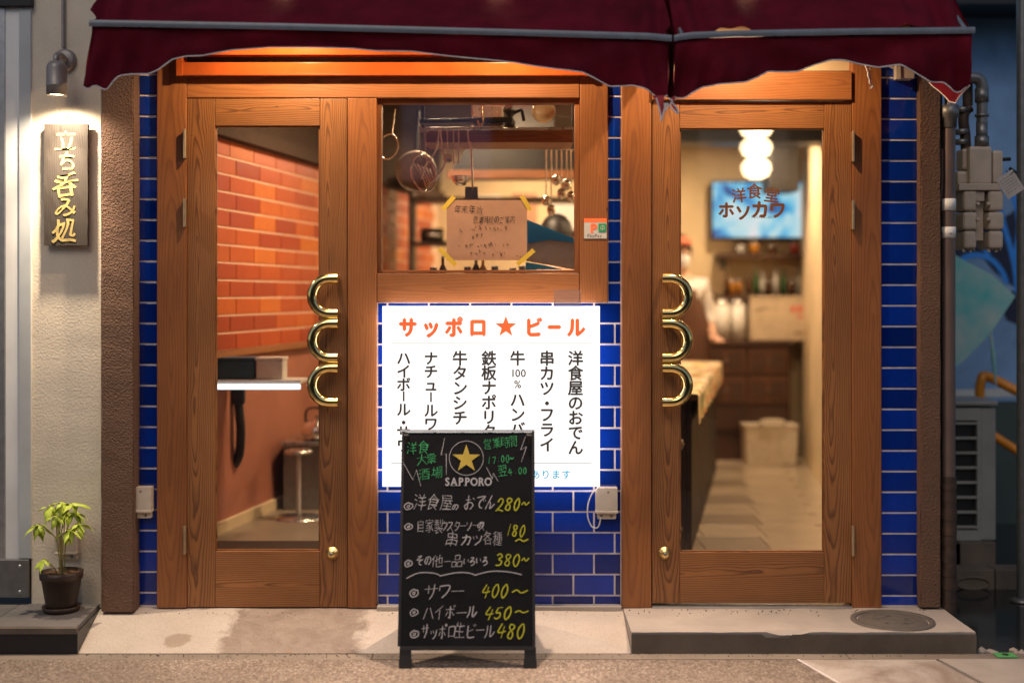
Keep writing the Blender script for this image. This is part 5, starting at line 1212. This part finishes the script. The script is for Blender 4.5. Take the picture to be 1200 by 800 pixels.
# ---- people
def body(parts, name, mat, parent, sub=2):
    "parts: list of chains [(x,y,z,r),...]; first vertex of every chain after the first is welded to the nearest earlier vertex"
    vs = []; es = []; rs = []
    for ci, ch in enumerate(parts):
        prev = None
        for k, (x, y, z, r_) in enumerate(ch):
            p = Vector((x, y, z))
            if k == 0 and ci: prev = min(range(len(vs)), key=lambda i: (vs[i] - p).length); continue
            vs.append(p); rs.append(r_); i = len(vs) - 1
            if prev is not None: es.append((prev, i))
            prev = i
    me = bpy.data.meshes.new(name); me.from_pydata(vs, es, []); o = bpy.data.objects.new(name, me); COL.objects.link(o)
    md = o.modifiers.new('skin', 'SKIN'); o.modifiers.new('sub', 'SUBSURF').levels = sub; o.modifiers['sub'].render_levels = sub
    for i, r_ in enumerate(rs): me.skin_vertices[0].data[i].radius = (r_ if isinstance(r_, tuple) else (r_, r_)); 
    me.skin_vertices[0].data[0].use_root = True
    dg = bpy.context.evaluated_depsgraph_get(); m2 = bpy.data.meshes.new_from_object(o.evaluated_get(dg)); bpy.data.objects.remove(o)
    m2.materials.append(mat); m2.name = name
    for p in m2.polygons: p.use_smooth = True
    c = sum((v.co for v in m2.vertices), Vector()) / len(m2.vertices)
    for v in m2.vertices: v.co -= c
    return link(name, m2, c, parent)
def person(x, y, h, face, label, shirt, cap=None, mask=False, apron=False, lean=0):
    "standing adult; face is the heading in radians, 0 looks towards the street"
    s_ = h / 1.72; c, sn = math.cos(face), math.sin(face)
    def T(px_, py_, pz_): return (x + (px_ * c - (py_ - lean * max(0, pz_ - 1) * .6) * sn) * s_, y + (px_ * sn + (py_ - lean * max(0, pz_ - 1) * .6) * c) * s_, pz_ * s_)
    def V(px_, py_, pz_, r_): return (*T(px_, py_, pz_), r_ * s_ if not isinstance(r_, tuple) else tuple(q * s_ for q in r_))
    t = thing('person', (x, y, 0), label, 'person')
    # trunk, arms and hands, legs as one surface
    ch = [[V(0, 0, .95, .15), V(0, 0, 1.1, .14), V(0, 0, 1.25, .15), V(0, .01, 1.38, .13), V(0, 0, 1.46, .065), V(0, -.01, 1.53, .055)]]
    for sd in (-1, 1):
        ch.append([V(0, .01, 1.38, .1), V(sd * .17, .01, 1.37, .065), V(sd * .23, 0, 1.12, .045), V(sd * .2, -.17, .98, .036), V(sd * .17, -.25, .98, .028), V(sd * .16, -.31, .97, .034)])
        for k in range(4): ch.append([V(sd * .16, -.31, .97, .02), V(sd * (.13 + .02 * k), -.37, .975 - .004 * k, .0095), V(sd * (.13 + .02 * k), -.405 + .006 * abs(k - 1), .955, .0085)])
        ch.append([V(sd * .17, -.25, .98, .02), V(sd * .12, -.3, .985, .011), V(sd * .11, -.335, .975, .009)])
        ch.append([V(0, 0, .95, .15), V(sd * .09, 0, .85, .095), V(sd * .1, -.01, .5, .062), V(sd * .1, .01, .09, .042), V(sd * .1, -.13, .035, .035)])
    body(ch, 'body', SKIN, t, 1)
    body([[V(0, 0, 1.56, .06), V(0, -.005, 1.62, (.078, .095)), V(0, 0, 1.67, (.075, .09))]], 'head', SKIN, t)
    mbn_ = MB()
    mbn_.add([Vector(T(*q)) for q in ((-.013, -.09, 1.6), (.013, -.09, 1.6), (0, -.118, 1.595), (0, -.088, 1.64))], [(0, 1, 2), (0, 2, 3), (1, 3, 2)]); mbn_.build('nose', SKIN, t)
    for sd in (-1, 1):
        MB().lathe([(0, -.008), (.009, 0), (0, .008)], T(sd * .03, -.091, 1.635), 10).build('eye', HAIR, t)
        MB().lathe([(0, -.028), (.01, -.01), (.012, .01), (0, .026)], T(sd * .082, .005, 1.615), 8).build('ear', SKIN, t)
    MB().box(Vector(T(0, -.09, 1.565)) - Vector((.02, .006, .004)), Vector(T(0, -.09, 1.565)) + Vector((.02, .006, .004)), .002).build('mouth', plain('lips ' + label[:6], (.4, .12, .1), .5), t)
    hm = MB(); prof = [(.0, .128), (.05, .12), (.086, .08), (.1, .03), (.098, -.02), (.088, -.06)]
    def hair(u, v):
        a = u * 6.2832; i = min(int(v * 5), 4); k = v * 5 - i; r_ = prof[i][0] + (prof[i + 1][0] - prof[i][0]) * k; z_ = prof[i][1] + (prof[i + 1][1] - prof[i][1]) * k
        front = max(0, -math.sin(a)); z_ = max(z_, .035 * front * 1.6 + (-.06) * (1 - front)) if v > .5 else z_
        return T(r_ * .92 * math.cos(a), r_ * 1.05 * math.sin(a) + .008, 1.635 + z_ + .003 * math.sin(a * 17))
    hm.grid(hair, 32, 12).build('hair', HAIR, t)
    if cap:
        MB().grid(lambda u, v: T(.088 * math.sin(v * 1.57) * math.cos(u * 6.2832), .11 * math.sin(v * 1.57) * math.sin(u * 6.2832), 1.68 + .075 * math.cos(v * 1.57)), 24, 8).build('cap', cap, t)
    if mask: MB().grid(lambda u, v: T((u - .5) * .135, -.112 + .09 * (abs(u - .5) * 2) ** 2 - .006 * math.sin(v * 3.14), 1.605 - v * .085), 10, 6).build('face_mask', MASKW, t)
    sh = [[V(0, 0, .92, .168), V(0, 0, 1.1, .158), V(0, 0, 1.25, .166), V(0, .01, 1.38, .145), V(0, 0, 1.45, .085)]]
    for sd in (-1, 1): sh.append([V(0, .01, 1.38, .1), V(sd * .175, .01, 1.37, .082), V(sd * .235, 0, 1.12, .062), V(sd * .22, -.08, 1.06, .056)])
    body(sh, 'shirt', shirt, t)
    tr = [[V(0, 0, .95, .165), V(0, 0, .9, .16)]]
    for sd in (-1, 1): tr.append([V(0, 0, .9, .15), V(sd * .09, 0, .82, .11), V(sd * .1, -.01, .5, .08), V(sd * .1, .01, .1, .065)])
    body(tr, 'trousers', TROUS, t)
    if apron: MB().grid(lambda u, v: T((u - .5) * (.2 + .2 * min(1, v * 3)), -.185 + .08 * (abs(u - .5) * 2) ** 2, 1.34 - .8 * v), 14, 20).build('apron', APRONB, t)
    return t
person(1.24, 4.3, 1.67, .25, 'cook in a white face mask, red-brown cap and striped shirt behind the counter', SHIRTW, CAPR, True, True)
person(.24, 1.75, 1.66, 3.0, 'dark-haired person in a grey-blue shirt behind the kitchen window, right of the notice', SHIRTG, lean=.0)

# ---- behind the kitchen window
YU = .42
def UP(x, y, Y=YU): return px(x, y, Y)
t = thing('hanging_rail', UP(580, 155), 'brown wooden shelf rail across the kitchen window, hung with utensils', 'rail')
p0, p1 = UP(497, 166), UP(672, 148); box('shelf_board', PH, (p0.x, YU + .03, p0.z), (p1.x, YU + .30, p1.z), t, .003)
MB().tube([UP(492, 143, YU + .04), UP(600, 140, YU + .04)], .012, 10).build('black_rod', BLACKP, t)
MB().tube([UP(492, 152, YU - .0), UP(676, 150, YU - .0)], .005, 8).build('hook_bar', STEEL, t)
for x in (496, 672): MB().tube([UP(x, 150, YU + .1), UP(x, 60, YU + .1)], .008, 8).build('hanger', BLACKP, t)
SHINY = plain('polished steel', (.92, .86, .76), .22, 1, var=.1)
def hookup(t, x, y0, y1, r_=.004, dx=0): MB().tube(spline([UP(x + 2, y0 + 3, YU), UP(x + 1, y0 - 2, YU), UP(x - 1, y0, YU), UP(x + dx, y1, YU)], 4), r_, 6).build('handle', STEEL, t)
t = thing('wire_skimmer', UP(505, 203), 'large round wire skimmer hanging in the kitchen window above the notice', 'utensil')
hookup(t, 493, 152, 188); hookup(t, 499, 152, 190, dx=1)
def loop(cx, cy, a, b_, rot, r_, Y=YU, n=28): return [px(cx + a * math.cos(k * 6.2832 / n) * math.cos(rot) - b_ * math.sin(k * 6.2832 / n) * math.sin(rot), cy + a * math.cos(k * 6.2832 / n) * math.sin(rot) + b_ * math.sin(k * 6.2832 / n) * math.cos(rot), Y + .01 * math.sin(k * 6.2832 / n)) for k in range(n + 1)]
MB().tube(loop(496.5, 203, 14, 21.5, -.28, 1), .0048, 8).build('rim', SHINY, t)
for a in range(5): MB().tube(spline([UP(484 + a * 5, 190 + a * 2), UP(494 + a * 3, 205, YU + .03), UP(500 + a * 3, 220 - a)], 4), .0028, 6).build('wire', SHINY, t)
t = thing('slotted_spoon', UP(524, 185), 'small slotted spoon hanging between the tongs and the steel ladle', 'utensil')
MB().tube([UP(524, 152), UP(525, 180)], .0036, 6).build('handle', SHINY, t); MB().lathe([(0, .0), (.014, .001), (.02, .004), (.02, .006), (0, .004)], tuple(UP(525, 186)), 16, 'y').build('bowl', SHINY, t)
t = thing('wire_sieve', UP(460, 172, .6), 'wire sieve hanging at the far left of the kitchen window', 'utensil')
MB().tube(loop(455, 172, 11, 15, .3, 1, .6), .004, 8).build('rim', SHINY, t); MB().tube([px(459, 158, .6), px(463, 128, .6)], .004, 6).build('handle', SHINY, t)
t = thing('kitchen_tongs', UP(515, 203), 'crossed steel tongs hanging between skimmer and ladle in the window', 'utensil')
MB().tube(spline([UP(515, 150), UP(511, 175), UP(498, 195), UP(494, 210)], 4), .0042, 6).build('arm', SHINY, t); MB().tube(spline([UP(516, 150), UP(519, 178), UP(522, 190), UP(512, 208), UP(503, 216)], 4), .0042, 6).build('arm', SHINY, t)
t = thing('steel_ladle', UP(540, 205), 'steel ladle with a round bowl hanging over the notice', 'utensil')
for x in (531.5, 537.5): MB().tube([UP(x, 152), UP(x + .5, 192)], .0042, 6).build('handle', SHINY, t)
c = UP(540, 208, YU); MB().lathe([(.0, -.038), (.02, -.034), (.036, -.018), (.042, .004), (.045, .006), (.040, .004), (.03, -.018), (.0, -.032)], c, 24).build('bowl', SHINY, t)
t = thing('steel_turner', UP(551, 190), 'steel turner with a flat dark blade hanging just right of the ladle', 'utensil')
MB().tube(spline([UP(548, 153), UP(549, 165), UP(552, 172), UP(554, 222)], 4), .0045, 8).build('handle', SHINY, t); box('blade', DSTEEL, (UP(545, 0).x, YU - .003, UP(0, 234).z), (UP(560, 0).x, YU + .001, UP(0, 219).z), t, .001)
t = thing('brass_hook', UP(564, 138), 'brass hook hanging from the shelf at the top of the kitchen window', 'hook')
MB().tube(spline([UP(564, 118, YU - .03), UP(565, 134, YU - .03), UP(566, 144, YU - .03), UP(562, 147, YU - .03), UP(560, 141, YU - .03)], 4), .004, 8).build('hook_bar', BRASS, t)
t = thing('frying_pan', UP(490, 200, .75), 'dark round frying pan hanging behind the wire skimmer', 'pan')
c = px(488, 202, 1.1); MB().lathe([(.0, 0), (.07, 0), (.095, .035), (.10, .035), (.075, -.008), (.0, -.008)], tuple(c), 36, 'y').build('dish', plain('dull tinned pan', (.36, .30, .25), .5, .6), t); MB().tube([c + Vector((.0, 0, .11)), c + Vector((.01, 0, .3))], .01, 8).build('handle', BLACKP, t)
t = thing('steel_pot', UP(553, 140), 'pale boxy steel pan on the shelf at the top of the kitchen window', 'pan')
p0, p1 = UP(552, 147.5, YU + .08), UP(590, 118, YU + .08); box('pan_body', STEEL, (p0.x, YU + .08, p0.z), (p1.x, YU + .25, p1.z), t, .008); box('rim', STEEL, (p0.x - .006, YU + .074, p1.z + .001), (p1.x + .006, YU + .256, p1.z + .008), t, .002)
t = thing('iron_mincer', UP(595, 138), 'dark iron mincer standing on the window shelf beside the pale pan', 'utensil')
c = UP(598, 135, YU + .1); MB().lathe([(0, 0), (.02, 0), (.024, .03), (.012, .05), (.03, .075), (.03, .08), (0, .08)], (c.x, c.y, UP(0, 147.5).z), 16).build('hopper', BLACKP, t); MB().tube([c, c + Vector((.05, -.03, .02)), c + Vector((.06, -.05, -.03))], .008, 8).build('crank', BLACKP, t)
t = thing('round_plate', UP(636, 128), 'cream round plate standing on edge at the top right of the kitchen window', 'plate')
c = UP(637, 131, YU + .07); MB().lathe([(0, .0), (.028, .004), (.05, .014), (.052, .012), (.03, -.004), (0, -.006)], tuple(c), 28, 'y').build('dish', plain('cream glaze', (.7, .6, .38), .3), t)
# kitchen range hood, shelf of jars, worktop
t = thing('range_hood', (.05, 2.6, 2.1), 'dark range hood above the kitchen seen through the window', 'hood')
MB().prism([(-.35, 1.98), (.62, 1.98), (.5, 2.2), (-.2, 2.2)], 2.2, 2.9).build('canopy', plain('black hood paint', (.02, .018, .018), .4), t); box('flue', DSTEEL, (0, 2.4, 2.2), (.25, 2.7, 2.5), t, .005)
box('front_lip', PH, (-.37, 2.17, 1.93), (.64, 2.2, 1.979), t, .003)
t = thing('kitchen_worktop', (-.1, 1.0, 0), 'steel kitchen worktop just behind the window, covered with jars and tools', 'worktop')
box('top', STEEL, (-.62, .5, 1.285), (.42, .82, 1.305), t, .003); box('cupboard', DSTEEL, (-.6, .52, 0), (.4, .8, 1.284), t, .004)
rg = random.Random(5)
for i, (x, k, jar) in enumerate(((508, 4, 1), (519, 0, 0), (548, 3, 1), (558, 0, 0), (566, 4, 0), (580, 2, 1), (590, 2, 1), (601, 4, 1), (612, 2, 1))):
    p = px(x, 300, .62); bottle(p.x, .62, 1.306, rg.uniform(.07, .09) if jar else rg.uniform(.11, .14), .018, BOT[k], '%s %s on the worktop, %s from the left behind the window' % (BOT[k].name.split()[-1], 'jar' if jar else 'bottle', ('first', 'second', 'third', 'fourth', 'fifth', 'sixth', 'seventh', 'eighth', 'ninth')[i]), 'jars and bottles on the worktop', bool(jar))
m, nt, b = newmat('bright blue plastic'); df = N(nt, 'BsdfDiffuse'); tl = N(nt, 'BsdfTranslucent'); mx = N(nt, 'MixShader')
for q in (df, tl): q.inputs[0].default_value = (.1, .5, 1, 1)
L(nt, df.outputs[0], mx.inputs[1]); L(nt, tl.outputs[0], mx.inputs[2]); L(nt, mx.outputs[0], nt.nodes['Material Output'].inputs[0])
bY = lambda x, y, d=0: px(x, y, .30 + (316 - y) * .0035 - d)
bs = thing('blue_sheet', px(640, 270, .3), 'translucent blue plastic sheet propped inside the kitchen window beside the notice', 'plastic sheet')
MB().add([bY(x, y) for x, y in ((618, 258), (632, 263), (672, 279), (672, 284), (645, 281), (618, 285))], [tuple(range(6))]).build('blue_band', MATS['bright blue plastic'], bs)
MB().add([bY(x, y, -.003) for x, y in ((617, 257), (673, 280), (673, 316), (617, 306))], [(0, 1, 2, 3)]).build('film', BLUEPL, bs)
MB().add([bY(x, y) for x, y in ((616, 307), (640, 311), (662, 316), (616, 316))], [(0, 1, 2, 3)]).build('blue_band', MATS['bright blue plastic'], bs)
# strings of small glinting utensils at the right of the window
t = thing('spoon_rack', px(657, 200, .9), 'rack of small steel spoons and cups glinting at the right of the kitchen window', 'utensil rack')
MB().tube([px(635, 172, .9), px(680, 176, .9)], .006, 8).build('bar', SHINY, t)
for i, x in enumerate((640, 646, 652, 658, 664, 669)):
    p = px(x, 176, .9); ln = rg.uniform(.1, .28); MB().tube([p, p - Vector((0, 0, ln))], .003, 6).build('spoon_handle', SHINY, t)
    MB().lathe([(0, -.03), (.017, -.02), (.022, 0), (.015, .02), (0, .026)], p - Vector((0, 0, ln + .02)), 12).build('spoon_bowl', SHINY, t)
t = thing('menu_boards', (.45, 4.9, 1.6), 'row of pale paper menus pinned to the back wall behind the kitchen', 'menus')
for i, (x, z, w_, h_, m_) in enumerate(((-.35, 1.75, .26, .3, WHITEP), (.0, 1.62, .2, .45, KRAFT), (.3, 1.7, .25, .3, WHITEP), (.62, 1.6, .2, .5, BOXB), (.9, 1.72, .22, .26, KRAFT))): box('paper', m_, (x, YBK - .012, z), (x + w_, YBK - .002, z + h_), t, 0)
t = thing('kitchen_shelving', (-.3, 3.6, 0), 'dark kitchen shelving stacked with pots behind the notice', 'shelving')
for z in (.9, 1.25, 1.6, 1.9): box('board', DKW, (-.7, 3.5, z), (.55, 3.85, z + .025), t, .002)
for x in (-.7, .52): box('upright', DKV, (x, 3.5, 0), (x + .03, 3.85, 2.1), t, .002)
rg = random.Random(8)
for z in (.926, 1.276, 1.626):
    for k in range(5):
        x = -.55 + k * .23; r_ = rg.uniform(.05, .09); h = rg.uniform(.08, .2); MB().lathe([(0, 0), (r_, 0), (r_, h), (r_ * .9, h), (0, h * .8)], (x, 3.67, z), 18).build('pot', (STEEL, BOT[3], TOTE, DSTEEL, BOT[4])[rg.randrange(5)], t)

# ---- behind the left door
t = thing('steel_stand', (-.95, 1.45, .146), 'low steel cabinet with a round-based pole beside it behind the left door', 'stand')
p0 = px(332, 0, 1.5); box('cabinet', DSTEEL, (p0.x, 1.5, .147), (p0.x + .5, 1.9, .48), t, .005); box('top', STEEL, (p0.x - .01, 1.48, .481), (p0.x + .52, 1.92, .50), t, .003)
c = px(350, 0, 1.25); MB().tube([(c.x, 1.25, .15), (c.x, 1.25, .47)], .011, 12).build('pole', WHITEP, t); MB().lathe([(0, .022), (.02, .02), (.12, .008), (.125, 0)], (c.x, 1.25, .147), 30).build('base_disc', STEEL, t); MB().lathe([(0, .02), (.06, .02), (.07, .012), (.07, 0), (0, 0)], (c.x, 1.25, .47), 30).build('tray', STEEL, t)
t = thing('steel_kettle', (c.x + .05, 1.55, .50), 'round steel pot on the low cabinet behind the left door', 'pot')
k0 = Vector((c.x + .04, 1.60, .50)); MB().lathe([(0, .002), (.07, .002), (.09, .04), (.07, .09), (.03, .11), (.012, .13), (0, .132)], k0, 24).build('pot_body', plain('bright steel', (.9, .86, .8), .2, 1), t); MB().tube(spline([k0 + Vector((-.06, 0, .09)), k0 + Vector((-.05, 0, .16)), k0 + Vector((.05, 0, .16)), k0 + Vector((.06, 0, .09))]), .006, 8).build('handle', BLACKP, t)
YG = .9
sh = thing('glass_shelf', (LX(YG) + .2, YG, .97), 'white lit tube along a pale shelf edge behind the left door', 'shelf')
q0, q1 = px(250, 453, .75), px(352, 453, .75); box('board', WHITEP, (LX(.75) + .01, .75, q0.z + .012), (q1.x, .95, q0.z + .03), sh, .002); MB().tube([(LX(.75) + .02, .745, q0.z), (q1.x - .0, .745, q0.z)], .012, 12).build('tube', TUBE, sh)
for nm, x0_, x1_, m_, lb in (('blue_crate', 253, 298, plain('dark blue crate plastic', (.025, .10, .17), .4), 'dark blue crate on the pale shelf behind the left door'), ('white_crate', 300, 331, WHITEP, 'pale crate right of the dark blue crate on the shelf')):
    a, b_ = px(x0_, 447, .80), px(x1_, 419, .80); t = thing(nm, ((a.x + b_.x) / 2, .85, q0.z + .03), lb, 'crate'); box('tub', m_, (a.x, .80, q0.z + .031), (b_.x, .93, b_.z - .015), t, .006); box('rim', m_, (a.x - .004, .795, b_.z - .014), (b_.x + .004, .935, b_.z), t, .003)
t = thing('black_hose', px(258, 490, .9), 'black ribbed hose hanging on the red wall behind the left door', 'hose')
hx = LX(1.0) + .03; MB().tube(spline([(hx, 1.0, .92), (hx + .0, 1.0, .75), (hx + .01, 1.0, .62), (hx - .0, 1.02, .5), (hx - .03, 1.05, .44)]), .022, 12).build('tube', BLACKP, t)
MB().box((hx - .03, .98, .74), (hx + .03, 1.02, .92), .006).build('holder', BLACKP, t)
